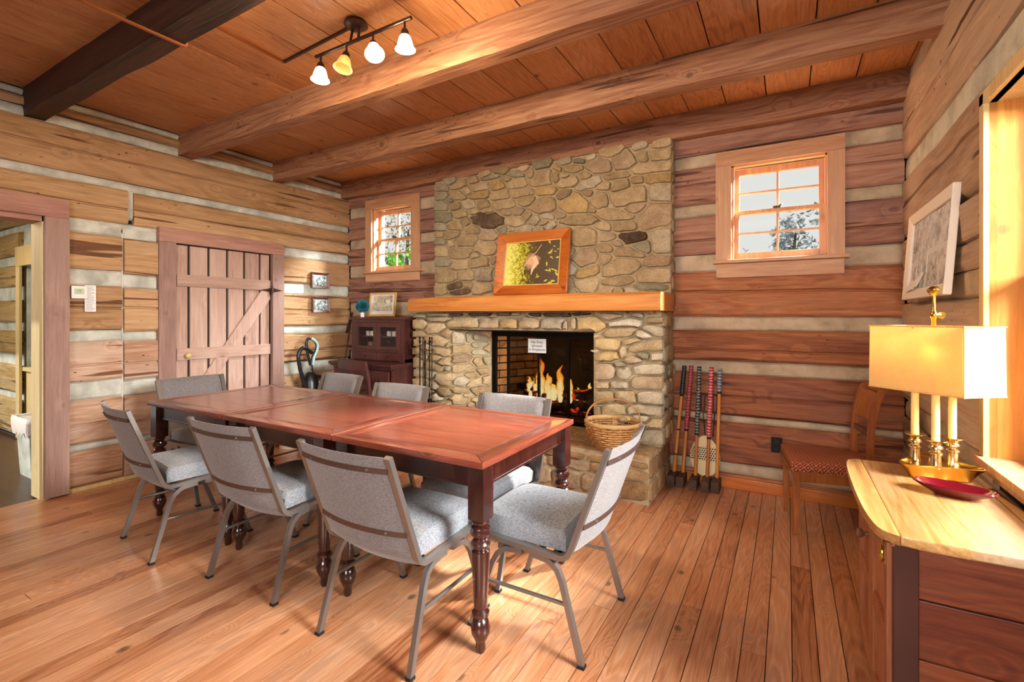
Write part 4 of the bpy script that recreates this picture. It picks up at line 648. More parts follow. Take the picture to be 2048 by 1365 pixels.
# fire
fg = place(thing('fire_grate', 'black iron grate holding the burning logs', 'grate')); bm = BM()
for k in range(6): xx = -2.15+k*.13; tube(bm, [(xx, 4.02, .47), (xx, 4.03, .41), (xx, 4.3, .41), (xx, 4.31, .47)], .010, 6)
cyl(bm, (-2.2, 4.05, .41), (-1.45, 4.05, .41), .01); cyl(bm, (-2.2, 4.28, .41), (-1.45, 4.28, .41), .01)
for xx in (-2.1, -1.55):
    for yy in (4.05, 4.28): cyl(bm, (xx, yy, .335), (xx, yy, .41), .01)
obj('bars', bm, M['black'], fg)
def char_mat():
    t = NT('charred_wood'); v = t.coords(); n = t.noise(v, 14, 4, .7); t.lk(t.ramp(n, [(.35, '0c0806'), (.6, '2c1a12'), (.75, '5c4a40')]), t.b.inputs['Base Color'])
    e = t.ramp(t.noise(v, 9, 3, .6, .5), [(.55, 0.0), (.66, 1.0)]); t.b.inputs['Emission Color'].default_value = lin('ff4a14'); t.lk(t.math('MULTIPLY', e, 2.2), t.b.inputs['Emission Strength'])
    t.b.inputs['Roughness'].default_value = .9; t.bump(n, .8, .02); return t.m
M['char'] = char_mat()
LG = [((-2.18, 4.08, .46), (-1.42, 4.10, .50), .055, 'thick charred front log in the fire'), ((-2.1, 4.22, .47), (-1.5, 4.24, .46), .05, 'charred log at the back of the fire'), ((-2.3, 4.10, .64), (-1.85, 4.22, .55), .03, 'thin log leaning to the left in the fire'), ((-2.22, 4.06, .56), (-1.80, 4.16, .56), .024, 'thin glowing stick low on the left of the fire'), ((-1.75, 4.12, .58), (-1.37, 4.16, .64), .05, 'short broken log at the right end of the fire')]
for p, q, r, lb in LG:
    bm = BM(); P, Q = Vector(p), Vector(q); tube(bm, [P.lerp(Q, k/8)+Vector((0, 0, noise.noise(P*9+Vector((k, 0, 0)))*.014)) for k in range(9)], [r*(1+.15*noise.noise(Vector((k, r*90, 0)))) for k in range(9)], 9); tag(obj('burning_log', bm, M['char'], None, 'all'), lb, 'log')
def flame_mat():
    t = NT('flame'); tc = t.coords(False); sp = t.add('ShaderNodeSeparateXYZ'); t.lk(tc, sp.inputs[0]); lw = t.add('ShaderNodeLayerWeight'); lw.inputs[0].default_value = .5
    z = t.math('ADD', t.math('MULTIPLY', t.math('SUBTRACT', sp.outputs[2], .58), 2.6), t.math('MULTIPLY', lw.outputs['Facing'], .7))
    z = t.math('ADD', z, t.math('MULTIPLY', t.math('SUBTRACT', t.noise(tc, 18, 3), .5), .5))
    c = t.ramp(z, [(.15, 'fff2b8'), (.45, 'ffc24a'), (.8, 'ff7a1c'), (1, 'c23a08')]); em = t.add('ShaderNodeEmission'); t.lk(c, em.inputs[0]); em.inputs[1].default_value = 2.2
    tr = t.add('ShaderNodeBsdfTransparent'); mx = t.add('ShaderNodeMixShader'); t.n.remove(t.b)
    t.lk(t.math('MULTIPLY', t.ramp(lw.outputs['Facing'], [(.2, 1.0), (.8, 0.0)]), 1), mx.inputs[0]); t.lk(tr.outputs[0], mx.inputs[1]); t.lk(em.outputs[0], mx.inputs[2]); t.lk(mx.outputs[0], t.out.inputs[0]); return t.m
M['flame'] = flame_mat()
fire = place(thing('fire', 'orange and yellow flames licking up from the logs behind the glass', 'fire'))
for x, y, z, h, w in ((-2.0, 4.14, .56, .36, .05), (-1.80, 4.14, .56, .30, .045), (-1.94, 4.17, .55, .22, .05), (-2.12, 4.13, .58, .15, .04), (-1.70, 4.15, .55, .2, .035), (-1.62, 4.13, .54, .12, .03), (-1.5, 4.14, .57, .14, .03), (-1.44, 4.16, .6, .11, .028), (-1.88, 4.06, .53, .12, .03), (-1.98, 4.06, .52, .1, .03), (-1.76, 4.06, .52, .11, .03), (-2.08, 4.07, .52, .09, .03), (-1.66, 4.06, .52, .15, .026), (-1.86, 4.12, .52, .16, .06), (-2.04, 4.1, .60, .16, .03)):
    bm = BM(); n = 12; so = R.uniform(0, 50); x -= .07; w *= .85
    tube(bm, [(x+noise.noise(Vector((k*.35+so, 0, 0)))*w*1.5*(k/n), y, z+h*k/n) for k in range(n+1)], [max(.0015, w*(math.sin(PI*(.25+.75*k/n))**.8)*(1+.3*noise.noise(Vector((k*.8, so, 0))))) for k in range(n+1)], 9)
    obj('flame', bm, M['flame'], fire, 'all')
l = bpy.data.lights.new('fire_light', 'POINT'); l.energy = 9; l.color = (1, .45, .15); l.shadow_soft_size = .12; lo = bpy.data.objects.new('fire_light', l); COL.objects.link(lo); lo.location = (-1.9, 4.1, .78)

# ------------------------------------------------------------ dining tables
def table_leg_bm(x, y):
    bm = BM()
    prof = [(.015, 0), (.02, .015), (.018, .04), (.024, .05), (.037, .078), (.039, .10), (.03, .13), (.023, .137), (.034, .146), (.035, .16), (.024, .172), (.027, .18), (.031, .26), (.037, .38), (.037, .40), (.026, .408),
            (.036, .416), (.040, .43), (.032, .445), (.024, .45), (.038, .462), (.043, .478), (.038, .494), (.024, .502), (.034, .508), (.036, .516), (.03, .524)]
    lathe(bm, prof, (x, y, 0), 20)
    c = .036; k = 10
    prism(bm, [(x-c, y-c), (x+c, y-c), (x+c, y+c), (x-c, y+c)], 'z', .522, .735, .006); return bm
def table(x0, x1, label, legx):
    t = thing('dining_table', label, 'table', (0, 0, 0), 0, 'dining tables pushed end to end')
    y0, y1, zt = 1.505, 2.392, .764; f = .085
    def board(name, pts, m):
        bm = BM(); prism(bm, pts, 'z', zt-.028, zt, .004); return obj(name, bm, M[m], t, True)
    board('border_board', [(x0, y0), (x1, y0), (x1-f, y0+f), (x0+f, y0+f)], 'table'); board('border_board', [(x0+f, y1-f), (x1-f, y1-f), (x1, y1), (x0, y1)], 'table')
    board('border_board', [(x0, y0), (x0+f, y0+f), (x0+f, y1-f), (x0, y1)], 'table_y'); board('border_board', [(x1-f, y0+f), (x1, y0), (x1, y1), (x1-f, y1-f)], 'table_y')
    n = 5; w = (y1-y0-2*f)/n
    for k in range(n):
        bm = BM(); bx(bm, x0+f, x1-f, y0+f+w*k+.0003, y0+f+w*(k+1)-.0003, zt-.026, zt-.0008, .001); obj('top_plank', bm, M['table'], t)
    for yy in (y0+.055, y1-.055):
        bm = BM(); bx(bm, legx[0]+.03, legx[1]-.03, yy-.011, yy+.011, .645, .736, 0); bx(bm, legx[0]+.03, legx[1]-.03, yy-.014, yy+.014, .645, .655, .002); obj('apron', bm, M['table_leg'], t)
    for xx in legx:
        bm = BM(); bx(bm, xx-.011, xx+.011, y0+.08, y1-.08, .645, .736); bx(bm, xx-.014, xx+.014, y0+.08, y1-.08, .645, .655, .002); obj('apron', bm, M['table_leg'], t)
        for yy in (y0+.055, y1-.055): obj('leg', table_leg_bm(xx, yy), M['table_leg'], t, True)
    return t
table(-1.845, -1.0, 'dark cherry table with turned legs nearest the camera, at the right end of the three', (-1.80, -1.045))
table(-2.755, -1.852, 'dark cherry table in the middle of the three pushed together', (-2.69, -1.965))
table(-3.64, -2.762, 'dark cherry table at the left end of the three, nearest the plank door', (-3.60, -2.80))

# ------------------------------------------------------------ stacking chairs
def uy(z): return -.20-.15*(z-.42)/.41
def make_chair(label):
    t = thing('stacking_chair', label, 'chair', (0, 0, 0), 0, None); G = M['gunmetal']
    for s in (-1, 1):
        X = .236*s
        pts = [(X, uy(.83), .83), (X, uy(.6), .6), (X, uy(.48), .48)]+[tuple(p) for p in smoothpts([(X, uy(.44), .44), (X, -.192, .405), (X, -.165, .388), (X, -.12, .386)], 4)]+[(X, 0, .392), (X, .21, .402)]
        bm = BM(); tube(bm, pts, 0, sq=(.020, .030)); obj('side_frame', bm, G, t, True)
        for d in (-1, 1):
            fp_ = [(X+.012*s, .25*d, .008), (X+.004*s, .155*d-.01, .30)]+[tuple(p) for p in smoothpts([(X, .135*d-.01, .335), (X, .10*d-.01, .362), (X, .05*d-.01, .37)], 4)]+[(X, -.01+.02*d, .371)]
            bm = BM(); tube(bm, fp_, 0, sq=(.022, .022)); lg = obj('leg', bm, G, t, True)
            bm = BM(); box(bm, (X+.012*s, .25*d, .006), (.027, .027, .012)); obj('foot_cap', bm, M['rubber'], lg)
        bm = BM(); cyl(bm, (X+.008*s, -.19, .215), (X+.008*s, .19, .215), .008, n=8); obj('stretcher', bm, G, t, True)
    bm = BM()
    for yy in (-.11, .12): box(bm, (0, yy, .362), (.46, .022, .022))
    obj('cross_bar', bm, G, t)
    # seat cushion: domed rounded slab
    vs = []; fs = []; nx, ny = 14, 12
    def sq(u, v, top):
        x = .225*u; y = .045+.222*v; e = (max(abs(u), 0)**6+max(abs(v), 0)**6); r = max(0, 1-e*.5)
        k = max(abs(u), abs(v)); dz = .034*(max(0, 1-k**8))**.5
        return (x*(1-.02*(k > .95)), y*(1-.02*(k > .95)), (.452+dz+.006*(1-u*u)-(.012*max(0, v-.6)/.4 if v > .6 else 0)) if top else .404)
    for i in range(ny+1):
        for j in range(nx+1):
            c = lambda q: math.copysign(abs(q)**.6, q); u, v = c(2*j/nx-1), c(2*i/ny-1); vs.append(sq(u, v, True))
    n0 = len(vs)
    for i in range(ny):
        for j in range(nx): a = i*(nx+1)+j; fs.append((a, a+1, a+nx+2, a+nx+1))
    bd = [j for j in range(nx+1)]+[i*(nx+1)+nx for i in range(1, ny+1)]+[ny*(nx+1)+j for j in range(nx-1, -1, -1)]+[i*(nx+1) for i in range(ny-1, 0, -1)]
    for q in bd: x, y, z = vs[q]; vs.append((x, y, .404))
    for k in range(len(bd)): k2 = (k+1) % len(bd); fs.append((bd[k], bd[k2], n0+k2, n0+k))
    fs.append(tuple(range(n0, n0+len(bd)))[::-1]); pyobj('seat', vs, fs, M['fabric'], t, True)
    # back cushion: bowed panel between the uprights, dropping below the seat line at the rear
    def bk(u, s, off):
        z = .355+(.832-.355)*s; bow = .038*(1-u*u)*(1-.25*s); y = (uy(z) if z > .42 else -.20+.12*(.42-z)/.1)-bow*(1 if z > .42 else 1.0)
        return Vector((.224*u, y+off, z))
    nu, ns = 12, 14; vs = []; fs = []
    for side_ in (0, 1):
        for i in range(ns+1):
            for j in range(nu+1):
                u = 2*j/nu-1; s = i/ns; k = max(abs(u)**10, abs(2*s-1)**14 if s > .5 else 0); th = .034*(1-k)**.5
                p = bk(u, s, -.012 if side_ == 0 else -.010+th); vs.append(tuple(p))
    N = (nu+1)*(ns+1)
    for i in range(ns):
        for j in range(nu):
            a = i*(nu+1)+j; fs.append((a, a+nu+1, a+nu+2, a+1)); b = a+N; fs.append((b, b+1, b+nu+2, b+nu+1))
    for j in range(nu): fs.append((j, j+1, N+j+1, N+j)); a = ns*(nu+1)+j; fs.append((a, N+a, N+a+1, a+1))
    for i in range(ns):
        for j in (0, nu): a = i*(nu+1)+j; b = a+nu+1; fs.append((a, N+a, N+b, b))
    pyobj('backrest', vs, fs, M['fabric_b'], t, True)
    for sv in (.885, .34):
        vs = []; fs = []
        for j in range(17):
            u = 2*j/16-1; p = bk(u*1.02, sv, -.0145); vs += [(p.x, p.y, p.z-.010), (p.x, p.y-.002, p.z-.010), (p.x, p.y-.002, p.z+.010), (p.x, p.y, p.z+.010)]
        for j in range(16):
            for k in range(4): fs.append((j*4+k, j*4+(k+1) % 4, j*4+4+(k+1) % 4, j*4+4+k))
        st = pyobj('strap', vs, fs, M['strap'], t)
        for u in (-.66, .66):
            p = bk(u, sv, -.018); bm = BM(); cyl(bm, p+Vector((0, -.003, 0)), p+Vector((0, .003, 0)), .0045, n=10); obj('screw', bm, M['gunmetal'], st)
    return t
CG = 'grey stacking chairs around the tables'
c0 = make_chair('grey stacking chair at front right, back to the camera, nearest the table corner leg'); c0.location = (-1.433, 1.56, 0); c0['group'] = CG
for loc, rz, lb in (((-2.29, 1.576, 0), 2.7, 'grey stacking chair at the middle of the front side, its back to the camera'),
                    ((-3.14, 1.51, 0), -7.4, 'grey stacking chair at the left of the front side, beside the doorway casing'),
                    ((-.918, 1.925, 0), 90, 'grey stacking chair at the right end of the tables, seat in full view'),
                    ((-1.45, 2.19, 0), 180.5, 'grey stacking chair on the far side in front of the fireplace glass'),
                    ((-2.38, 2.20, 0), 181, 'grey stacking chair on the far side in front of the fire tools'),
                    ((-3.26, 2.41, 0), 178, 'grey stacking chair on the far side in front of the vacuum cleaner and dark desk'),
                    ((-3.80, 2.02, 0), -90, 'grey stacking chair at the left end of the tables, against the plank door')):
    dup(c0, loc, rad(rz), lb, CG)

# ------------------------------------------------------------ sideboard at the right with lamp and dish
cb = place(thing('sideboard', 'oak sideboard with a worn rounded top and red panelled end under the right window', 'sideboard'))
ZT = .73
out = [(.66, 1.625), (.40, 1.62), (.30, 1.622)]+[tuple(p)[:2] for p in smoothpts([(.262, 1.625, 0), (.232, 1.642, 0), (.214, 1.69, 0), (.203, 1.80, 0), (.199, 1.95, 0), (.199, 2.12, 0), (.203, 2.28, 0), (.212, 2.37, 0), (.228, 2.41, 0), (.26, 2.42, 0)], 4)]+[(.58, 2.42)]
# the top is two wide boards with an open joint
def clip(pts, xc, left):
    o = []
    for (a, b) in zip(pts, pts[1:]+pts[:1]):
        ia, ib = (a[0] <= xc) == left, (b[0] <= xc) == left
        if ia: o.append(a)
        if ia != ib: f = (xc-a[0])/(b[0]-a[0]); o.append((xc, a[1]+f*(b[1]-a[1])))
    return o
for xc0, xc1 in ((-9, .262), (.2635, .585), (.588, 9)):
    p = clip(clip(out, xc1, True), xc0, False) if xc0 > 0 else clip(out, xc1, True)
    bm = BM(); prism(bm, p, 'z', ZT-.026, ZT, .004); obj('top_board', bm, M['cab_top'], cb, True)
cx, cy0, cy1, zt = .258, 1.69, 2.36, ZT-.026
bm = BM(); bx(bm, cx+.02, .645, cy0+.02, cy1-.01, .05, zt-.005); obj('carcass', bm, M['cab'], cb)
for a, b in ((cx, cx+.055), (.59, .648)):
    bm = BM(); bx(bm, a, b, cy0, cy0+.028, 0, zt, .002); obj('corner_post', bm, plain('dark_post', '4a2418', .4) if a < .3 else M['cab'], cb)
bm = BM(); bx(bm, cx, cx+.05, cy1-.03, cy1, 0, zt, .002); obj('corner_post', bm, M['cab_front'], cb)
z = .04
for h in (.17, .165, .165, .16):
    bm = BM(); bx(bm, cx+.056, .589, cy0+.008, cy0+.022, z, z+h-.004, .003); obj('end_board', bm, M['cab_x'], cb); z += h
bm = BM(); bx(bm, cx-.004, cx+.02, cy0+.0, cy1, zt-.03, zt-.001, .001); bx(bm, cx-.004, cx+.02, cy0, cy1, .05, .09, .002); obj('face_rail', bm, M['cab_front'], cb)
ym = (cy0+cy1)/2
for y0, y1, ky in ((cy0+.028, ym-.003, ym-.05), (ym+.003, cy1-.03, ym+.05)):
    bm = BM(); s = .05; x0 = cx-.012; x1 = cx+.008
    bx(bm, x0, x1, y0, y0+s, .092, zt-.032, .002); bx(bm, x0, x1, y1-s, y1, .092, zt-.032, .002)
    for zz in (.092, .36, zt-.032-s): bx(bm, x0, x1, y0+s, y1-s, zz, zz+s, .002)
    dr = obj('door', bm, M['cab_front'], cb); bm = BM(); bx(bm, x0+.012, x1, y0+s, y1-s, .1, zt-.04); obj('door_panel', bm, M['cab_front'], dr)
    if ky > ym:
        bm = BM(); lathe(bm, [(.007, 0), (.006, .012), (.016, .022), (.017, .03), (.01, .036), (.002, .037)], n=14, M=Matrix.Translation((x0, y0+.03, .56)) @ Matrix.Rotation(-PI/2, 4, 'Y')); obj('knob', bm, M['frame_walnut'], dr, True)
    else:
        bm = BM(); yy = y0+.03; bx(bm, x0-.002, x0+.001, yy-.014, yy+.014, .60, .665, .001); tube(bm, [(x0-.008, yy+.013*math.sin(a), .625+.022*math.cos(a)) for a in [2*PI*k/14 for k in range(14)]], .003, 6, True); obj('escutcheon', bm, M['brass'], dr, True)
# lamp
lx, ly = .469, 2.305
lm = place(thing('table_lamp', 'brass three-candle desk lamp with a cream rectangular shade on the sideboard', 'lamp'))
bm = BM(); n = 72
def tre(k, f): a = 2*PI*k/n; r = (.092+.028*math.cos(3*(a-rad(100)))+.008*math.cos(6*(a-rad(100))))*f; return lx+r*math.cos(a), ly+r*math.sin(a)
rs = [[bm.verts.new((*tre(k, f), z)) for k in range(n)] for f, z in ((.72, ZT), (.80, ZT+.004), (.84, ZT+.016), (.98, ZT+.040), (1.06, ZT+.047), (1.08, ZT+.054), (1.04, ZT+.055), (.95, ZT+.047), (.80, ZT+.044), (.25, ZT+.046))]
for A, B in zip(rs, rs[1:]):
    for k in range(n): bm.faces.new((A[k], A[(k+1) % n], B[(k+1) % n], B[k]))
bm.faces.new(rs[0][::-1]); bm.faces.new(rs[-1]); obj('base_tray', bm, M['brass'], lm, True)
bm = BM(); lathe(bm, [(.018, ZT+.045), (.012, ZT+.07), (.0075, ZT+.09), (.0075, 1.31), (.011, 1.315), (.013, 1.325), (.009, 1.335), (.006, 1.34), (.006, 1.395), (.011, 1.40), (.02, 1.412), (.02, 1.42), (.010, 1.43), (.001, 1.432)], (lx, ly, 0), 16)
obj('pole', bm, M['brass'], lm, True)
bm = BM(); rr = Vector((.866, .5, 0)); cyl(bm, Vector((lx, ly, 1.325)), Vector((lx, ly, 1.325))+rr*.02, .004); lathe(bm, [(.001, -.006), (.012, -.004), (.014, 0), (.012, .004), (.001, .006)], M=Matrix.Translation(Vector((lx, ly, 1.325))+rr*.028) @ Matrix.Rotation(PI/2, 4, 'X')); obj('shade_screw', bm, M['brass'], lm, True)
cand = [(lx+.088*math.cos(rad(a)), ly+.088*math.sin(rad(a))) for a in (220-3, 305, 62)]
cand = [(.420, 2.335), (.462, 2.248), (.525, 2.325)]
for (px, py) in cand:
    z0 = ZT+.045; bm = BM(); lathe(bm, [(.020, z0), (.016, z0+.01), (.016, z0+.045), (.02, z0+.048), (.02, z0+.053), (.014, z0+.058), (.014, z0+.064), (.021, z0+.068), (.021, z0+.074), (.015, z0+.082), (.018, z0+.09), (.032, z0+.096), (.033, z0+.100), (.014, z0+.100)], (px, py, 0), 20)
    cu = obj('candle_cup', bm, M['brass_pale'], lm, True); bm = BM(); lathe(bm, [(.0125, z0+.098), (.012, 1.12), (.006, 1.122), (.001, 1.123)], (px, py, 0), 16); obj('candle', bm, plain('candle_wax', 'e8cf86', .45) if not cand.index((px, py)) else bpy.data.materials['candle_wax'], cu, True)
Cc, Ll, Rr = Vector((.517, 2.157)), Vector((.282, 2.36)), Vector((.650, 2.257)); F4 = Ll+Rr-Cc; z0, z1 = 1.043, 1.283; ctr = (Cc+F4)/2
def shade_mat():
    t = NT('lamp_shade'); v = t.coords(False); n = t.noise(v, 40, 3); t.lk(t.ramp(n, [(.3, 'e6cf8e'), (.7, 'f0dda6')]), t.b.inputs['Base Color']); t.b.inputs['Roughness'].default_value = .8
    tl = t.add('ShaderNodeBsdfTranslucent'); tl.inputs[0].default_value = lin('f6dc9a'); mx = t.add('ShaderNodeMixShader'); mx.inputs[0].default_value = .55
    t.lk(t.b.outputs[0], mx.inputs[1]); t.lk(tl.outputs[0], mx.inputs[2]); t.lk(mx.outputs[0], t.out.inputs[0]); return t.m
M['shade'] = shade_mat()
qs = [Cc, Rr, F4, Ll]
bm = BM(); O = []; th = .0025
for z in (z0, z1):
    f = 1.0 if z == z0 else .985; O.append([bm.verts.new((ctr.x+(p.x-ctr.x)*f, ctr.y+(p.y-ctr.y)*f, z)) for p in qs]); O.append([bm.verts.new((ctr.x+(p.x-ctr.x)*(f-.02), ctr.y+(p.y-ctr.y)*(f-.02), z)) for p in qs])
for k in range(4):
    j = (k+1) % 4; bm.faces.new((O[0][k], O[0][j], O[2][j], O[2][k])); bm.faces.new((O[1][j], O[1][k], O[3][k], O[3][j])); bm.faces.new((O[0][j], O[0][k], O[1][k], O[1][j])); bm.faces.new((O[2][k], O[2][j], O[3][j], O[3][k]))
sh = obj('lamp_shade', bm, M['shade'], lm)
bm = BM()
for z in (z0, z1): tube(bm, [(p.x, p.y, z) for p in qs], .0028, 6, True)
cyl(bm, (Cc.x, Cc.y, z0), (Cc.x, Cc.y, z1), .0022); cyl(bm, ((Cc+Ll).x/2, (Cc+Ll).y/2, z1-.006), ((Rr+F4).x/2, (Rr+F4).y/2, z1-.006), .003); obj('shade_trim', bm, M['frame_oak'], sh)
for k, (px, py) in enumerate(cand):
    bm = BM(); lathe(bm, [(.004, 1.122), (.009, 1.13), (.011, 1.145), (.007, 1.165), (.001, 1.18)], (px, py, 0), 12); bl = obj('bulb', bm, emit('lamp_bulb', 'ffd89a', 2), lm, 'all')
    l = bpy.data.lights.new('lamp_light', 'POINT'); l.energy = 0.12; l.color = (1, .78, .45); l.shadow_soft_size = .02; o = bpy.data.objects.new('lamp_light', l); COL.objects.link(o); o.location = (px, py, 1.195)
# dish
ds = place(thing('oval_dish', 'dark red glazed oval dish on the sideboard in front of the lamp', 'dish')); dc = Vector((.472, 2.075)); da = Vector((.93, -.37)).normalized(); db_ = Vector((-da.y, da.x)); bm = BM()
def dp(k, fa, fb, z):
    a = 2*PI*k/32; ca, sa = math.cos(a), math.sin(a); q = .102*fa*math.copysign(abs(ca)**.9, ca); w = .048*fb*math.copysign(abs(sa)**.75, sa); p = dc+da*q+db_*w; return (p.x, p.y, z)
rs = [[bm.verts.new(dp(k, fa, fb, ZT+z)) for k in range(32)] for fa, fb, z in ((.45, .5, 0), (.5, .55, .002), (.8, .85, .018), (1.0, 1.0, .030), (1.03, 1.04, .033), (1.0, 1.0, .036), (.93, .93, .033), (.75, .78, .018), (.45, .5, .009))]
for A, B in zip(rs, rs[1:]):
    for k in range(32): bm.faces.new((A[k], A[(k+1) % 32], B[(k+1) % 32], B[k]))
bm.faces.new(rs[0][::-1]); bm.faces.new(rs[-1]); obj('bowl', bm, plain('red_glaze', '5c0c18', .12, coat=.6), ds, True)
bm = BM(); tube(bm, smoothpts([tuple(Vector(dp(0, -.5, 0, ZT+.014))), tuple(Vector((dc.x, dc.y+.008, ZT+.013))), tuple(Vector(dp(0, .6, 0, ZT+.017)))], 6), .004, 6); obj('ornament', bm, M['brass_pale'], ds, True)

# ------------------------------------------------------------ upholstered side chair
sc = thing('side_chair', 'walnut side chair with a red diamond patterned seat beside the sideboard', 'chair', (.222, 3.562, 0), rad(8))
def diamond():
    t = NT('red_diamond_cloth'); v = t.coords(False); m = t.mapping(v, (24, 24, 24)); s0 = t.add('ShaderNodeSeparateXYZ'); t.lk(m, s0.inputs[0]); X_, Y_, Z_ = s0.outputs; U_ = t.math('ADD', t.math('ADD', X_, Y_), Z_); V_ = t.math('SUBTRACT', t.math('SUBTRACT', X_, Y_), Z_)
    def ln(o, w): f = t.math('ABSOLUTE', t.math('SUBTRACT', t.math('FRACT', o), .5)); return f, t.math('GREATER_THAN', f, .5-w)
    fx, a = ln(U_, .055); fy, b = ln(V_, .055); g = t.math('MAXIMUM', a, b); d = t.math('LESS_THAN', t.math('ADD', fx, fy), .16)
    c = t.mix(g, '8c2a22', 'b39a62'); c = t.mix(d, c, 'e09a70'); t.lk(c, t.b.inputs['Base Color']); t.b.inputs['Roughness'].default_value = .9; return t.m
M['cushion'] = diamond()
bm = BM(); prism(bm, [(-.235, -.215), (.20, -.18), (.20, .18), (-.235, .215)], 'z', .385, .455, .018); obj('seat', bm, M['cushion'], sc, True)
bm = BM(); prism(bm, [(-.225, -.205), (.21, -.175), (.21, .175), (-.225, .205)], 'z', .325, .384, .004); obj('seat_rail', bm, M['chair_wood'], sc)
nb = []
for (a, b), n in ((((-.236, -.216), (.2, -.181)), 30), (((-.237, -.216), (-.237, .216)), 30)):
    for k in range(n): f = k/(n-1); nb.append((a[0]+(b[0]-a[0])*f, a[1]+(b[1]-a[1])*f, .39))
bm = BM()
for p in nb: bmesh.ops.create_icosphere(bm, subdivisions=1, radius=.0052, matrix=Matrix.Translation(p))
obj('nail_trim', bm, M['brass'], sc, kind='stuff')
for s in (-1, 1):
    bm = BM(); tube(bm, [(-.205, .185*s, .33), (-.205, .185*s, .25), (-.203, .185*s, .06), (-.215, .187*s, 0)], 0, sq=(.04, .04)); 
    for v in bm.verts: k = 1-.45*max(0, (.3-v.co.z)/.3); v.co.x = -.205+(v.co.x+.205)*k; v.co.y = .185*s+(v.co.y-.185*s)*k
    obj('front_leg', bm, M['chair_wood'], sc, True)
    bm = BM(); tube(bm, smoothpts([(.25, .165*s, 0), (.205, .165*s, .18), (.18, .165*s, .36), (.172, .165*s, .46), (.172, .165*s, .60), (.185, .165*s, .74), (.212, .165*s, .85), (.232, .165*s, .885)], 4), 0, sq=(.036, .03)); obj('rear_post', bm, M['chair_wood'], sc, True)
bm = BM(); tube(bm, [(.232+.02*math.sin(PI*k/10), -.165+.33*k/10, .885) for k in range(11)], 0, sq=(.022, .03)); 
for k in range(3): pass
obj('crest_rail', bm, M['chair_wood'], sc, True)
vs = []; fs = []
for k in range(13):
    f = k/12; y = -.15+.30*f; bw = .025*math.sin(PI*f)
    for z, x in ((.70, .168), (.865, .205)): vs += [(x+bw, y, z), (x+bw+.014, y, z)]
for k in range(12):
    a = k*4; fs += [(a, a+4, a+6, a+2), (a+1, a+3, a+7, a+5), (a, a+1, a+5, a+4), (a+2, a+6, a+7, a+3)]
fs += [(0, 2, 3, 1), (48, 49, 51, 50)]; pyobj('back_panel', vs, fs, M['chair_wood'], sc, True)
bm = BM(); box(bm, (.176, 0, .62), (.016, .30, .035), bev=.003)
for k in range(7): cyl(bm, (.160, -.10+k*.033, .62), (.170, -.10+k*.033, .62), .011, n=8)
obj('carved_rail', bm, M['frame_walnut'], sc)

# ------------------------------------------------------------ mallets and fans leaning by the chimney
MG = 'long handled mallets leaning on the log wall'
def tape(c1, c2, nm, k=150):
    t = NT(nm); v = t.coords(False); w = t.add('ShaderNodeTexWave', wave_type='BANDS', bands_direction='Z'); t.lk(v, w.inputs[0]); w.inputs['Scale'].default_value = 14; w.inputs['Distortion'].default_value = 3; w.inputs['Detail Scale'].default_value = 3
    t.lk(t.ramp(w.outputs['Fac'], [(.4, c1), (.62, c2)]), t.b.inputs['Base Color']); t.b.inputs['Roughness'].default_value = .4; t.bump(w.outputs['Fac'], .5, .003); return t.m
T = dict(k=tape('101014', '35353c', 'black_tape'), r=tape('8c1f2a', 'c45a5a', 'red_tape'), g=tape('17171c', '8a8a88', 'silver_black_tape'), p=tape('a82638', 'e58f95', 'pink_tape'), b=tape('4c5a66', '93a3ae', 'blue_tape'))
for hx, hy, tx, ty, zt_, gk, gz, lb in ((-.785, 3.88, -.712, 3.985, .925, 'k', .70, 'mallet nearest the chimney with a short black taped grip'), (-.718, 3.885, -.66, 3.985, .93, 'r', .43, 'mallet second from the chimney with a long dark red taped grip'),
        (-.62, 3.865, -.60, 3.98, .925, 'g', .41, 'mallet in the middle with a long black and silver taped grip'), (-.535, 3.87, -.51, 3.98, .925, 'p', .39, 'mallet second from the right with a bright pink and red taped grip'), (-.467, 3.885, -.45, 3.985, .915, 'b', .74, 'rightmost mallet with a short grey-blue taped grip')):
    t = place(thing('croquet_mallet', lb, 'mallet', group=MG)); A, B = Vector((hx, hy+.05, .04)), Vector((tx, ty, zt_)); f = (gz-.04)/(zt_-.04)
    bm = BM(); cyl(bm, A, A.lerp(B, f+.01), .0135, .0125, n=12); obj('handle', bm, M['cane'], t, True)
    bm = BM(); cyl(bm, A.lerp(B, f), B, .0175, .0165, n=14); obj('grip', bm, T[gk], t, True)
    bm = BM(); cyl(bm, A.lerp(B, f-.02), A.lerp(B, f+.002), .0150, n=12); 
    if gk == 'k':
        for q in (.20, .42): cyl(bm, A.lerp(B, q), A.lerp(B, q+.012), .0148, n=12)
    obj('band', bm, M['rubber'], t, True)
    bm = BM(); bx(bm, hx-.029, hx+.029, hy-.075, hy+.085, .001, .085, .006); obj('head', bm, M['mallet'], t, True)
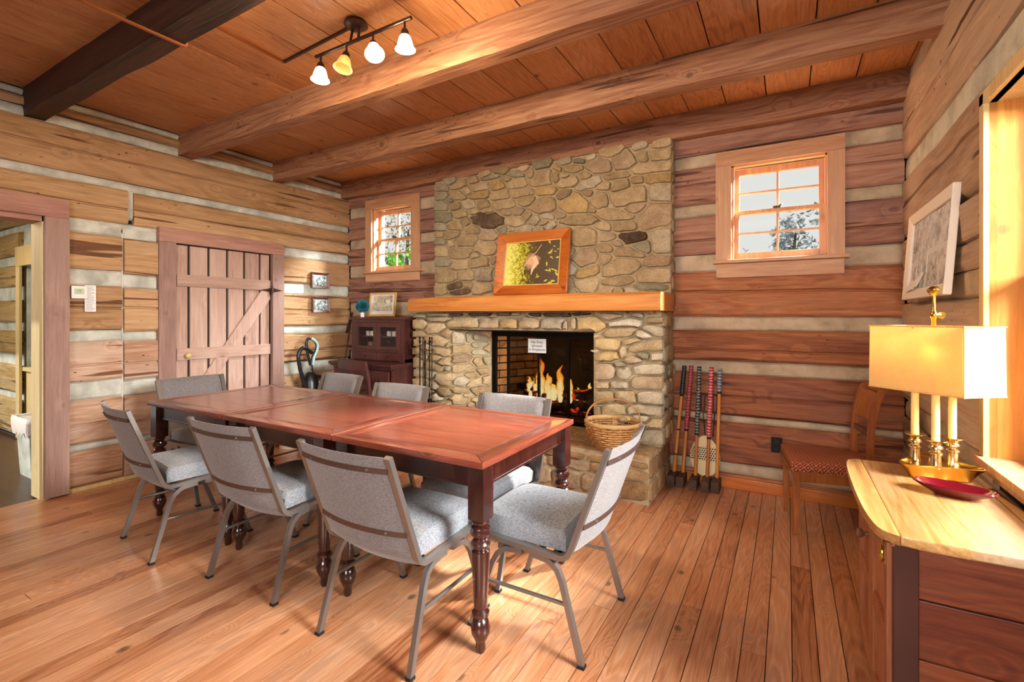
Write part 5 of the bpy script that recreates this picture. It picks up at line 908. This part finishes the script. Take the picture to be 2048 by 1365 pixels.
def fan(x, z, hx, lb, body):
    t = place(thing('long_handled_fan', lb, 'fan', group=None)); y = 3.995
    bm = BM(); cyl(bm, (hx, y-.008, .58), (hx+(.002 if hx < x else .004), y-.002, .70), .013, .018, 12); obj('grip', bm, M['frame_walnut'], t, True)
    bm = BM(); cyl(bm, (x, y-.03, .385), (hx, y-.008, .585), .004, n=8); obj('shaft', bm, M['bronze'], t, True)
    if body:
        def cm():
            q = NT('cream_fan'); v = q.coords(False); sp = q.add('ShaderNodeSeparateXYZ'); q.lk(v, sp.inputs[0])
            inb = q.math('MULTIPLY', q.math('GREATER_THAN', sp.outputs[2], .195), q.math('LESS_THAN', sp.outputs[2], .305))
            m = q.mapping(v, (60, 60, 60)); s2 = q.add('ShaderNodeSeparateXYZ'); q.lk(m, s2.inputs[0])
            row = q.math('FLOOR', s2.outputs[2]); sx = q.math('ADD', s2.outputs[0], q.math('MULTIPLY', row, .5)); fx = q.math('SUBTRACT', q.math('FRACT', sx), .5); fz = q.math('SUBTRACT', q.math('FRACT', s2.outputs[2]), .5)
            d = q.math('LESS_THAN', q.math('ADD', q.math('MULTIPLY', fx, fx), q.math('MULTIPLY', fz, fz)), .14)
            c = q.mix(q.math('MULTIPLY', inb, d), 'e2d3a4', '262a48'); q.lk(c, q.b.inputs['Base Color']); q.b.inputs['Roughness'].default_value = .6; return q.m
        out = []
        for k in range(40):
            a = 2*PI*k/40; r = Vector((.108*math.sin(a), .15*math.cos(a)))
            if r.y > 0: r.x *= 1-.25*(r.y/.15)**2; r.y *= 1.1
            out.append((x+r.x, .225+r.y))
        bm = BM(); prism(bm, out, 'y', 3.955, 3.962, .002); bd_ = obj('blade', bm, cm(), t)
        bm = BM(); tube(bm, [(a, 3.9585, b) for a, b in out], .0035, 6, True); obj('rim', bm, M['pale_wood'], bd_)
    return t
fan(-.555, .3, -.575, 'oval cream fan with a navy dotted band, standing behind the mallets', True)
fan(-.50, .3, -.487, 'dark wooden grip of a second long tool leaning between the two right mallets', False)
# outlet
t = place(thing('wall_outlet', 'black electrical outlet plate low on the log wall', 'outlet'))
bm = BM(); bx(bm, -.104, -.032, 3.994, 4.012, .318, .430, .003); obj('plate', bm, M['black'], t)
bm = BM()
for z in (.348, .398): lathe(bm, [(.016, 0), (.016, .003), (.001, .003)], n=14, M=Matrix.Translation((-.068, 3.994, z)) @ Matrix.Rotation(PI/2, 4, 'X'))
obj('socket', bm, M['rubber'], t)

# ------------------------------------------------------------ basket on the hearth
bk_ = thing('wicker_basket', 'round woven wicker basket with a hoop handle on the hearth', 'basket', (-1.115, 3.415, .345))
M['wicker'] = wood('wicker', '6b3e18', 'b58146', 'd8b077', 'x', .6, 3, 90, .4, 0, .2)
rp = lambda z: .105+.095*math.sin(min(1, z/.20)*PI*.5)**.8
bm = BM()
for r_ in range(11):
    z = .008+r_*.0175; rad_ = rp(z)
    tube(bm, [((rad_+.0055*(1 if (k+r_) % 2 else -1))*math.cos(2*PI*k/28), (rad_+.0055*(1 if (k+r_) % 2 else -1))*math.sin(2*PI*k/28)*.95, z) for k in range(28)], .0065, 5, True)
obj('weave', bm, M['wicker'], bk_, 'all', kind='stuff')
for k in range(28):
    a = 2*PI*k/28; bm = BM(); tube(bm, [(rp(z)*math.cos(a), rp(z)*math.sin(a)*.95, z) for z in (.0, .03, .07, .12, .17, .20)], .0042, 5); obj('stake', bm, M['wicker'], bk_, 'all')
bm = BM()
for q in (-.006, .004): tube(bm, [((.202)*math.cos(2*PI*k/36), .192*math.sin(2*PI*k/36), .199+q) for k in range(36)], .008, 6, True)
obj('rim', bm, M['wicker'], bk_, 'all')
bm = BM()
for q in (-.007, .007): tube(bm, [(.197*math.cos(PI*k/20)*(1 if True else 0), q+.01*math.sin(k), .19+.175*math.sin(PI*k/20)**.85) for k in range(21)], .0065, 6)
obj('handle', bm, M['wicker'], bk_, 'all')
bm = BM(); lathe(bm, [(.001, .004), (.11, .004), (.11, .010), (.001, .010)], n=24); obj('bottom', bm, M['wicker'], bk_)
bk_.rotation_euler = (0, 0, rad(20))

# ------------------------------------------------------------ pictures
def photo(name, kind):
    t = NT(name); v = t.coords(False)
    if kind == 'leaves':
        sp = t.add('ShaderNodeSeparateXYZ'); t.lk(v, sp.inputs[0]); n = t.noise(v, 26, 5, .7, 1.2); side_ = t.math('MULTIPLY', t.math('SUBTRACT', sp.outputs[0], 0), -1.35)
        f = t.math('ADD', n, side_); c = t.ramp(f, [(.46, '50402e'), (.56, '6b5a1e'), (.66, 'b2ad2a'), (.8, 'e8e27a')])
        d = t.add('ShaderNodeVectorMath', operation='DISTANCE'); t.lk(v, d.inputs[0]); d.inputs[1].default_value = (.0, 0, .02); n2 = t.noise(v, 30, 3, .6, .8)
        g = t.ramp(t.math('ADD', d.outputs['Value'], t.math('MULTIPLY', n2, .10)), [(.085, 1.0), (.13, 0.0)]); c = t.mix(g, c, 'd8a888')
    elif kind == 'bw':
        n = t.noise(v, 16, 6, .75, .8); c = t.ramp(n, [(.33, '5c6062'), (.45, 'b4bbbf'), (.55, 'e4e8ea')])
    elif kind == 'sketch':
        n = t.noise(v, 18, 5, .7, 1.5); c = t.ramp(n, [(.36, '7c7464'), (.5, 'c8bfa8'), (.62, 'eae4d2')])
    else:
        n = t.noise(v, 40, 5, .7, .6); c = t.ramp(n, [(.36, '2c3a32'), (.47, '7d8f88'), (.56, 'cfd6d8'), (.7, 'f2f2f4')])
    t.lk(c, t.b.inputs['Base Color']); t.b.inputs['Roughness'].default_value = .35; return t.m
def frame(parent, w, h, fw, d, mat, slope=.6):
    """four mitred mouldings around a w x h picture, facing -y, centre at origin"""
    W_, H_ = w/2, h/2; w_, h_ = W_-fw, H_-fw
    for pts in (((-W_, -H_), (W_, -H_), (w_, -h_), (-w_, -h_)), ((W_, -H_), (W_, H_), (w_, h_), (w_, -h_)), ((W_, H_), (-W_, H_), (-w_, h_), (w_, h_)), ((-W_, H_), (-W_, -H_), (-w_, -h_), (-w_, h_))):
        bm = BM(); a = [bm.verts.new((x, 0, z)) for x, z in pts]; f = []
        for i, (x, z) in enumerate(pts): f.append(bm.verts.new((x, -d if i < 2 else -d*slope, z)))
        bm.faces.new(a); bm.faces.new(f[::-1])
        for i in range(4): bm.faces.new((a[i], f[i], f[(i+1) % 4], a[(i+1) % 4]))
        bmesh.ops.recalc_face_normals(bm, faces=bm.faces); bmesh.ops.bevel(bm, geom=list(bm.edges), offset=min(.003, fw*.1), segments=1, affect='EDGES'); obj('moulding', bm, mat, parent)
def panel(parent, name, x0, x1, z0, z1, y, mat, th=.003):
    bm = BM(); bx(bm, x0, x1, y-th, y, z0, z1); return obj(name, bm, mat, parent)
p = thing('framed_picture', 'pine framed wildlife photograph with green leaves leaning on the mantel', 'picture', (-2.0, 3.82, 1.80)); p.rotation_euler = (rad(-9), 0, rad(0))
frame(p, .735, .585, .095, .035, M['frame_pine'], .35); panel(p, 'photograph', -.275, .275, -.2, .2, -.004, photo('leafy_photo', 'leaves'))
bm = BM(); w_, h_ = .272, .197
for a, b, c, d in ((-w_-.008, w_+.008, h_, h_+.008), (-w_-.008, w_+.008, -h_-.008, -h_), (-w_-.008, -w_, -h_, h_), (w_, w_+.008, -h_, h_)): bx(bm, a, b, -.015, -.006, c, d)
obj('gilt_slip', bm, M['frame_oak'], p)
M['leafy'] = plain('print_leaf', 'c5c13a', .4); M['twig'] = plain('print_twig', 'e2c09a', .4)
bm = BM()
for k in range(46):
    x = R.choice([R.uniform(-.265, -.14), R.uniform(.15, .26), R.uniform(-.26, .26)]); z = R.uniform(-.19, .19) if abs(x) > .13 else R.choice([R.uniform(.12, .19), R.uniform(-.19, -.1)])
    a = R.uniform(0, 6.3); L = R.uniform(.012, .03); dx, dz = math.cos(a)*L, math.sin(a)*L; q = [(x-dx, z-dz), (x-dz*.35, z+dx*.35), (x+dx, z+dz), (x+dz*.35, z-dx*.35)]
    bm.faces.new([bm.verts.new((min(.27, max(-.27, u)), -.0076, min(.195, max(-.195, w)))) for u, w in q])
obj('printed_leaves', bm, M['leafy'], p, kind='stuff')
bm = BM(); tube(bm, [(-.16, -.0075, -.08), (-.08, -.0075, -.03), (-.02, -.0075, .05), (.04, -.0075, .10), (.09, -.0075, .17)], .0028, 5); tube(bm, [(.02, -.0075, .06), (.05, -.0075, .0), (.01, -.0075, -.06), (.0, -.0075, -.11)], [.02, .028, .014, .003], 6)
for v in bm.verts: v.co.y = -.0075+(v.co.y+.0075)*.04
obj('printed_bird', bm, M['twig'], p)
p = thing('framed_picture', 'pale framed bird sketch leaning on top of the dark desk hutch', 'picture', (-3.83, 3.80, 1.447)); p.rotation_euler = (rad(-8), 0, rad(3))
frame(p, .375, .262, .022, .018, M['frame_oak'], .9); panel(p, 'mat_board', -.168, .168, -.112, .112, -.004, M['paper']); panel(p, 'sketch', -.13, .14, -.07, .1, -.008, photo('bird_sketch', 'sketch'))
for z, y, lb in ((1.728, 3.592, 'upper of the two small walnut framed photographs on the left log wall'), (1.452, 3.604, 'lower of the two small walnut framed photographs on the left log wall')):
    p = thing('small_framed_photo', lb, 'picture', (XL+.05, y, z), rad(90), 'small photographs on the left wall'); frame(p, .235, .178, .03, .028, M['frame_walnut'], .3)
    panel(p, 'photograph', -.09, .09, -.062, .062, -.004, photo('small_photo', 'photo'))
p = thing('framed_collage', 'white framed collage of black and white photographs on the right wall', 'picture', (XR-.05, 3.25, 1.665), rad(-90)); p.rotation_euler = (rad(-4), 0, rad(-90))
frame(p, .885, .50, .055, .032, M['frame_white'], .6); panel(p, 'backing', -.39, .39, -.197, .197, -.004, plain('collage_paper', 'dfe6e6', .5))
ph = photo('old_photo', 'bw')
for a, b, c, d in ((-.385, -.02, -.03, .19), (.0, .385, .01, .19), (.0, .385, -.19, -.02), (-.37, -.25, -.19, -.06), (-.22, -.13, -.12, -.03), (-.11, -.02, -.12, -.03)): panel(p, 'old_photograph', a, b, c, d, -.006, ph)
bm = BM()
for x in (-.34, -.30): prism(bm, [(x-.012, .02), (x+.012, .02), (x, .15)], 'y', -.009, -.008)
obj('printed_spire', bm, M['ink'], p)
for a, b, c, d in ((-.36, -.24, -.205, -.14), (-.22, -.15, -.20, -.13), (-.12, -.06, -.19, -.10)):
    bm = BM(); box(bm, ((a+b)/2, -.022, (c+d)/2), (b-a, .002, d-c), Matrix.Rotation(-.35, 3, 'X')); obj('loose_clipping', bm, M['paper'], p)
bm = BM(); tube(bm, [(-.09, .004, .245), (0, .012, .305), (.09, .004, .245)], .0018, 5); tube(bm, smoothpts([(-.02, 0, .315), (.01, 0, .335), (.02, 0, .31), (-.015, 0, .30), (.0, 0, .33)], 4), .0022, 5); obj('hanging_wire', bm, M['black'], p)
# thermostat
t = place(thing('thermostat', 'white thermostat with a green display beside the doorway', 'thermostat'))
bm = BM(); bx(bm, XL+.045, XL+.068, 1.418, 1.515, 1.452, 1.548, .006); obj('housing', bm, M['white'], t)
bm = BM(); bx(bm, XL+.0685, XL+.0695, 1.434, 1.492, 1.485, 1.528); obj('display', bm, emit('lcd', '9fb28a', .25), t)
text('72', .026, t, (XL+.0698, 1.463, 1.507), Matrix.Rotation(PI/2, 3, 'Z') @ Matrix.Rotation(PI/2, 3, 'X'), plain('lcd_ink', '5c6b52', .6), 'digits')
t = place(thing('instruction_sheet', 'paper sheet of small printed instructions taped behind the thermostat', 'paper'))
bm = BM(); bx(bm, XL+.052, XL+.054, 1.50, 1.568, 1.355, 1.556); obj('sheet', bm, M['paper'], t)
bm = BM()
for k in range(22): z = 1.545-k*.0085; bx(bm, XL+.0541, XL+.0544, 1.507, 1.507+.054*R.uniform(.6, 1), z-.0015, z+.0012)
obj('printed_lines', bm, plain('grey_ink', '8a8a8a', .8), t)

# ------------------------------------------------------------ desk with hutch
dk = place(thing('secretary_desk', 'dark red-brown desk with a wire fronted hutch in the corner', 'desk')); D_ = M['desk']
hx0, hx1, hy0, hy1 = -4.0, -3.27, 3.52, 3.93
bm = BM(); bx(bm, hx0, hx0+.025, hy0+.02, hy1, .86, 1.30); bx(bm, hx1-.025, hx1, hy0+.02, hy1, .86, 1.30); bx(bm, hx0, hx1, hy1-.02, hy1, .86, 1.30); bx(bm, hx0, hx1, hy0+.02, hy1, .86, .89); obj('hutch_case', bm, D_, dk)
bm = BM(); bx(bm, hx0-.018, hx1+.018, hy0-.012, hy1+.01, 1.285, 1.31, .005); obj('hutch_top', bm, D_, dk)
bm = BM(); bx(bm, hx0, hx0+.05, hy0, hy0+.02, .86, 1.285); bx(bm, hx1-.05, hx1, hy0, hy0+.02, .86, 1.285); bx(bm, hx0+.05, hx1-.05, hy0, hy0+.02, 1.255, 1.285); bx(bm, hx0+.05, hx1-.05, hy0, hy0+.02, .955, .975); obj('face_frame', bm, D_, dk)
xm = (hx0+hx1)/2
M['mesh'] = plain('wire_mesh', '8c8478', .4, .8)
for a, b in ((hx0+.052, xm-.001), (xm+.001, hx1-.052)):
    bm = BM(); s = .045; z0, z1 = .977, 1.253
    for q in ((a, a+s, z0, z1), (b-s, b, z0, z1), (a+s, b-s, z0, z0+s*.8), (a+s, b-s, z1-s, z1)): bx(bm, q[0], q[1], hy0-.006, hy0+.014, q[2], q[3], .002)
    dr = obj('hutch_door', bm, D_, dk); bm = BM(); st = .021
    k = a+s-.3
    while k < b+.3:
        for sg in (1, -1):
            xa = k; za = z0+.03; L = (z1-z0)-.06; pts = [(xa, za), (xa+sg*L*.6, za+L)]
            u0 = max(0, min(1, ((a+s)-xa)/(sg*L*.6))); u1 = max(0, min(1, ((b-s)-xa)/(sg*L*.6))); lo_, hi_ = sorted((u0, u1))
            if hi_-lo_ > .02: cyl(bm, (xa+sg*L*.6*lo_, hy0+.006, za+L*lo_), (xa+sg*L*.6*hi_, hy0+.006, za+L*hi_), .0007, n=3)
        k += st
    obj('wire_mesh', bm, M['mesh'], dr, kind='stuff')
bm = BM(); bx(bm, hx0+.03, hx1-.03, hy0+.03, hy1-.02, 1.105, 1.115); obj('shelf', bm, D_, dk)
for a, b in ((hx0+.05, xm), (xm, hx1-.05)):
    bm = BM(); bx(bm, a+.003, b-.003, hy0-.004, hy0+.01, .872, .952, .003); d_ = obj('small_drawer', bm, D_, dk); bm = BM(); cyl(bm, ((a+b)/2, hy0-.004, .912), ((a+b)/2, hy0-.02, .912), .009); obj('knob', bm, M['bronze'], d_)
dx0, dx1, dy0, dy1 = -4.08, -3.205, 3.30, 3.95
bm = BM(); bx(bm, dx0, dx1, dy0-.015, dy1, .835, .862, .006); bx(bm, dx0+.012, dx1-.012, dy0, dy1, .818, .835, .003); obj('desk_top', bm, D_, dk)
bm = BM(); bx(bm, dx0+.03, dx0+.05, dy0+.03, dy1, .60, .82); bx(bm, dx1-.05, dx1-.03, dy0+.03, dy1, .60, .82); bx(bm, dx0+.03, dx1-.03, dy0+.02, dy0+.04, .60, .625); bx(bm, dx0+.03, dx1-.03, dy0+.02, dy0+.04, .80, .82); bx(bm, dx0+.03, dx1-.03, dy1-.03, dy1, .1, .82); obj('desk_case', bm, D_, dk)
for a, b in ((dx0+.06, -3.80), (-3.79, -3.50), (-3.49, dx1-.06)):
    bm = BM(); bx(bm, a, b, dy0+.008, dy0+.03, .63, .795, .005); d_ = obj('drawer', bm, D_, dk); bm = BM(); c_ = (a+b)/2
    tube(bm, smoothpts([(c_-.035, dy0+.006, .72), (c_-.03, dy0-.014, .705), (c_+.03, dy0-.014, .705), (c_+.035, dy0+.006, .72)], 4), .003, 6); obj('pull', bm, M['bronze'], d_)
for xx in (dx0+.055, dx1-.055):
    for yy in (dy0+.05, dy1-.05): bm = BM(); prism(bm, [(xx-.025, yy-.025), (xx+.025, yy-.025), (xx+.025, yy+.025), (xx-.025, yy+.025)], 'z', 0, .62, .003); obj('leg', bm, D_, dk)
# things inside the hutch
def jar(x, y, z, r, h, mat, lb, nm='mug', cat='mug'):
    bm = BM(); lathe(bm, [(r*.8, 0), (r, h*.15), (r, h*.85), (r*.9, h), (r*.8, h), (r*.8, h*.2), (.001, h*.2)], (x, y, z), 14); return tag(obj(nm, bm, mat, None, True), lb, cat, 'small things inside the hutch')
W_ = M['frame_white']
for k, x in enumerate((-3.86, -3.80, -3.71, -3.56, -3.49, -3.37)): jar(x, 3.62, 1.115, .024, .05, W_, ['leftmost small cream cup on the upper hutch shelf', 'second small cream cup on the upper hutch shelf', 'cream cup beside the centre stile of the hutch', 'cream cup just right of the hutch centre stile', 'cream cup in the middle of the right hutch door', 'rightmost cream cup on the upper hutch shelf'][k], 'cup', 'cup')
jar(-3.83, 3.62, .89, .03, .16, M['frame_walnut'], 'tall brown jar low behind the left hutch door', 'jar', 'jar')
t = place(thing('small_oil_lamp', 'small brass oil lamp low behind the right hutch door', 'lamp')); bm = BM(); lathe(bm, [(.03, .89), (.03, .9), (.012, .91), (.028, .935), (.03, .95), (.01, .965), (.01, .975), (.001, .976)], (-3.55, 3.6, 0), 16); obj('font', bm, M['brass'], t, True)
bm = BM(); lathe(bm, [(.010, .975), (.018, 1.0), (.012, 1.03), (.009, 1.08)], (-3.55, 3.6, 0), 14); obj('chimney', bm, M['glass'], t, True)
bm = BM(); box(bm, (-3.41, 3.62, .92), (.13, .08, .055), bev=.006); tag(obj('patterned_box', bm, M['small'] if 'small' in M else M['paper']), 'pale patterned box low at the right inside the hutch', 'box')
# on the hutch: teal pompom in a white pot
t = place(thing('teal_pompom_plant', 'round teal dried flower ball in a small white pot on the hutch', 'decoration')); bm = BM(); lathe(bm, [(.016, 1.31), (.02, 1.315), (.022, 1.365), (.024, 1.37), (.018, 1.37)], (-3.93, 3.60, 0), 16); obj('pot', bm, M['white'], t, True)
vs = []; fs = []; M['teal'] = plain('teal_petals', '2a7a88', .8)
for k in range(900):
    d = Vector((R.gauss(0, 1), R.gauss(0, 1), R.gauss(0, 1))).normalized(); c = Vector((-3.925, 3.60, 1.425)); r0 = R.uniform(.045, .062); s = d.cross(Vector((R.uniform(-1, 1), R.uniform(-1, 1), R.uniform(-1, 1)))).normalized()*.008; q = len(vs)
    vs += [c+d*r0-s, c+d*r0+s, c+d*(r0+.012)+s*1.2, c+d*(r0+.012)-s*1.2]; fs.append((q, q+1, q+2, q+3))
pyobj('petals', vs, fs, M['teal'], t, kind='stuff'); bm = BM(); bmesh.ops.create_icosphere(bm, subdivisions=2, radius=.05, matrix=Matrix.Translation((-3.925, 3.60, 1.425))); obj('core', bm, plain('teal_core', '174c58', .9), t, True)
# canes between hutch and wall
bm = BM(); cyl(bm, (-4.16, 3.42, .1), (-4.22, 3.72, 1.36), .008); cyl(bm, (-4.20, 3.62, 1.14), (-4.22, 3.72, 1.36), .013); tag(obj('walking_stick', bm, M['bronze'], None, True), 'thin metal walking stick leaning in the corner left of the hutch', 'stick')
bm = BM(); cyl(bm, (-4.06, 3.48, .15), (-4.10, 3.72, 1.28), .010, .008); tag(obj('walking_stick', bm, M['pale_wood'], None, True), 'pale wooden stick leaning right beside the hutch', 'stick')
# desk chair
t = thing('desk_chair', 'dark red-brown ladder back chair in front of the desk', 'chair', (-3.54, 3.40, 0), rad(-11))
for s in (-1, 1):
    bm = BM(); tube(bm, smoothpts([(.19*s, -.24, 0), (.185*s, -.19, .25), (.18*s, -.17, .46), (.205*s, -.20, .70), (.225*s, -.25, .90)], 4), 0, sq=(.026, .036)); obj('rear_leg', bm, D_, t, True)
    bm = BM(); tube(bm, smoothpts([(.18*s, -.15, .44), (.185*s, .08, .41), (.19*s, .19, .25), (.20*s, .24, 0)], 5), 0, sq=(.028, .034)); obj('front_leg', bm, D_, t, True)
bm = BM(); tube(bm, [(-.23+.46*k/8, -.25-.03*math.sin(PI*k/8), .86) for k in range(9)], 0, sq=(.018, .09)); obj('crest_rail', bm, D_, t, True)
bm = BM(); tube(bm, [(-.205+.41*k/8, -.20-.03*math.sin(PI*k/8), .66) for k in range(9)], 0, sq=(.018, .05)); obj('back_rail', bm, D_, t, True)
bm = BM(); bx(bm, -.20, .20, -.18, .19, .43, .465, .01); obj('seat', bm, D_, t)
# ------------------------------------------------------------ vacuum, bin
v_ = place(thing('vacuum_cleaner', 'upright vacuum cleaner with a mint handle and black hose by the plank door', 'vacuum cleaner')); vx, vy = -4.38, 3.34; MB_ = plain('black_plastic', '17181a', .35)
bm = BM(); tube(bm, smoothpts([(vx, 3.30, .80), (vx, 3.265, .93), (vx, 3.25, 1.03), (vx, 3.275, 1.085), (vx, 3.33, 1.07), (vx, 3.375, 1.02), (vx, 3.37, .96), (vx, 3.33, .89), (vx, 3.315, .82)], 5), .014, 10); obj('handle_loop', bm, MB_, v_, True)
bm = BM(); tube(bm, smoothpts([(vx+.01, 3.30, 1.085), (vx+.014, 3.335, 1.068), (vx+.014, 3.378, 1.02), (vx+.014, 3.372, .95), (vx+.014, 3.335, .88), (vx+.014, 3.325, .80)], 5), .0135, 10); obj('grip', bm, plain('mint_plastic', 'a9d6d0', .35), v_, True)
bm = BM(); cyl(bm, (vx, 3.31, .82), (vx, 3.325, .60), .014); obj('tube', bm, plain('chrome', 'd8d8d8', .15, 1), v_, True)
bm = BM(); tube(bm, smoothpts([(vx, 3.32, .93), (vx, 3.22, .99), (vx, 3.16, .93), (vx, 3.17, .80), (vx, 3.22, .62), (vx, 3.26, .45)], 6), [.019+.002*(k % 2) for k in range(31)], 10); obj('hose', bm, MB_, v_, True)
bm = BM(); lathe(bm, [(.06, .10), (.085, .13), (.09, .40), (.085, .62), (.06, .70), (.03, .73)], (vx, 3.30, 0), 18); obj('body', bm, MB_, v_, True)
bm = BM(); tube(bm, smoothpts([(vx+.02, 3.36, .68), (vx+.04, 3.44, .64), (vx+.05, 3.48, .56), (vx+.04, 3.40, .48)], 5), .02, 8); obj('carry_handle', bm, MB_, v_, True)
bm = BM(); lathe(bm, [(.05, .35), (.06, .40), (.06, .58), (.04, .62)], (vx+.02, 3.42, 0), 16); obj('dust_cup', bm, plain('clear_cup', 'c9d2d6', .15), v_, True)
bm = BM(); bx(bm, vx-.10, vx+.16, 3.18, 3.46, .005, .10, .02); obj('floor_head', bm, MB_, v_, True)
t = place(thing('white_wastebasket', 'white wastebasket standing against the wall beside the plank door', 'bin')); bm = BM()
lathe(bm, [(.085, 0), (.105, .56), (.112, .565), (.112, .58), (.10, .58), (.08, .02), (.001, .02)], (-4.36, 3.03, 0), 24); obj('body', bm, M['white'], t, True)
# fire tools
t = place(thing('fire_tool_set', 'brass and iron fireplace tools on a stand by the left stone pillar', 'fireplace tools')); fx, fy = -2.97, 3.49
bm = BM(); lathe(bm, [(.09, .345), (.09, .36), (.03, .37), (.012, .385)], (fx, fy, 0), 18); cyl(bm, (fx, fy, .37), (fx, fy, 1.09), .008); obj('stand', bm, M['black'], t, True)
bm = BM(); cyl(bm, (fx-.07, fy, 1.0), (fx+.10, fy, 1.0), .006); cyl(bm, (fx, fy-.06, 1.0), (fx, fy+.06, 1.0), .006); obj('hook_bar', bm, M['brass'], t, True)
for dx, dy, tp in ((-.055, -.01, 0), (.02, -.05, 1), (.055, .0, 2), (.09, -.01, 3)):
    x, y = fx+dx, fy+dy; bm = BM(); cyl(bm, (x, y, .45), (x, y, 1.06), .0055, n=8); lathe(bm, [(.004, 1.06), (.009, 1.07), (.012, 1.085), (.006, 1.10), (.010, 1.115), (.001, 1.13)], (x, y, 0), 12)
    if tp == 1: box(bm, (x, y-.006, .47), (.07, .006, .10), bev=.004)
    if tp == 2: cyl(bm, (x, y, .44), (x, y, .54), .025, .018)
    if tp == 3: cyl(bm, (x, y, .45), (x+.03, y, .50), .005)
    obj(['poker', 'shovel', 'brush', 'tongs'][tp], bm, M['bronze'] if tp % 2 else M['black'], t, True)

# ------------------------------------------------------------ track light and conduits
tl = place(thing('track_light', 'bronze ceiling track light with four bell glass shades', 'light')); bz = 2.80; by = 1.79
bm = BM(); lathe(bm, [(.001, 0), (.05, 0), (.058, -.006), (.064, -.022), (.05, -.034), (.03, -.04), (.001, -.041)][::-1], (-2.035, by+.03, ZC), 24); obj('canopy', bm, M['bronze'], tl, True)
bm = BM(); cyl(bm, (-2.327, by, bz), (-1.612, by, bz), .0095); obj('bar', bm, M['bronze'], tl, True)
bm = BM(); cyl(bm, (-2.06, by+.01, bz), (-2.06, by+.03, ZC-.03), .007); cyl(bm, (-2.0, by+.01, bz), (-2.0, by+.03, ZC-.03), .007); obj('support', bm, M['bronze'], tl, True)
M['glow_hot'] = emit('lit_glass', 'fff2dc', 9); M['glow'] = emit('lit_glass_soft', 'ffe3b0', 1.6); M['amber'] = emit('amber_glass', 'f0b860', .45, 'e8b464'); M['bulb'] = emit('bulb', 'fff4e0', 30)
for x, d, hot in ((-2.285, (0, -.05, -1), 2), (-2.075, (0, -.25, -1), 0), (-1.875, (.45, -.30, -1), 1), (-1.655, (0, .05, -1), 2)):
    dv = Vector(d).normalized(); p0 = Vector((x, by, bz-.045)); Mx = Matrix.Translation(p0) @ dv.to_track_quat('Z', 'Y').to_matrix().to_4x4()
    bm = BM(); cyl(bm, (x, by, bz), p0, .006); lathe(bm, [(.006, -.004), (.014, .0), (.02, .012), (.021, .03)], n=16, M=Mx); hd = obj('lamp_head', bm, M['bronze'], tl, True)
    bm = BM(); lathe(bm, [(.018, .028), (.028, .040), (.036, .065), (.040, .085), (.050, .098), (.051, .101), (.047, .100), (.037, .085), (.033, .065), (.025, .042), (.015, .032)], n=24, M=Mx); obj('glass_shade', bm, (M['amber'], M['glow'], M['glow_hot'])[hot], hd, 'all')
    bm = BM(); lathe(bm, [(.001, .03), (.014, .04), (.018, .06), (.014, .075), (.001, .082)], n=14, M=Mx); obj('bulb', bm, M['bulb'] if hot else M['amber'], hd, 'all')
    if hot: 
        l = bpy.data.lights.new('track_bulb', 'POINT'); l.energy = 20; l.color = (1, .72, .42); l.shadow_soft_size = .03; o = bpy.data.objects.new('track_bulb', l); COL.objects.link(o); o.location = p0+dv*.115
bm = BM(); tube(bm, [(-2.722, .30, 2.724), (-2.715, 1.16, 2.724), (-2.712, 1.288, 2.724)], 0, sq=(.016, .010)); tube(bm, [(-2.712, 1.288, 2.724), (-2.712, 1.297, 2.73), (-2.715, 1.30, 2.905)], 0, sq=(.016, .010))
tube(bm, [(-2.715, 1.30, 2.918), (-2.74, 1.87, 2.918)], 0, sq=(.018, .012)); obj_ = obj('wire_conduit', bm, M['copper']); tag(obj_, 'copper coloured conduit running over the dark beam and along the ceiling', 'conduit')
bm = BM(); tube(bm, [(-2.74, 1.872, 2.918), (-2.09, by+.04, 2.918)], 0, sq=(.014, .012)); tag(obj('wire_conduit', bm, M['bronze']), 'dark brown conduit across the ceiling boards to the track light canopy', 'conduit')
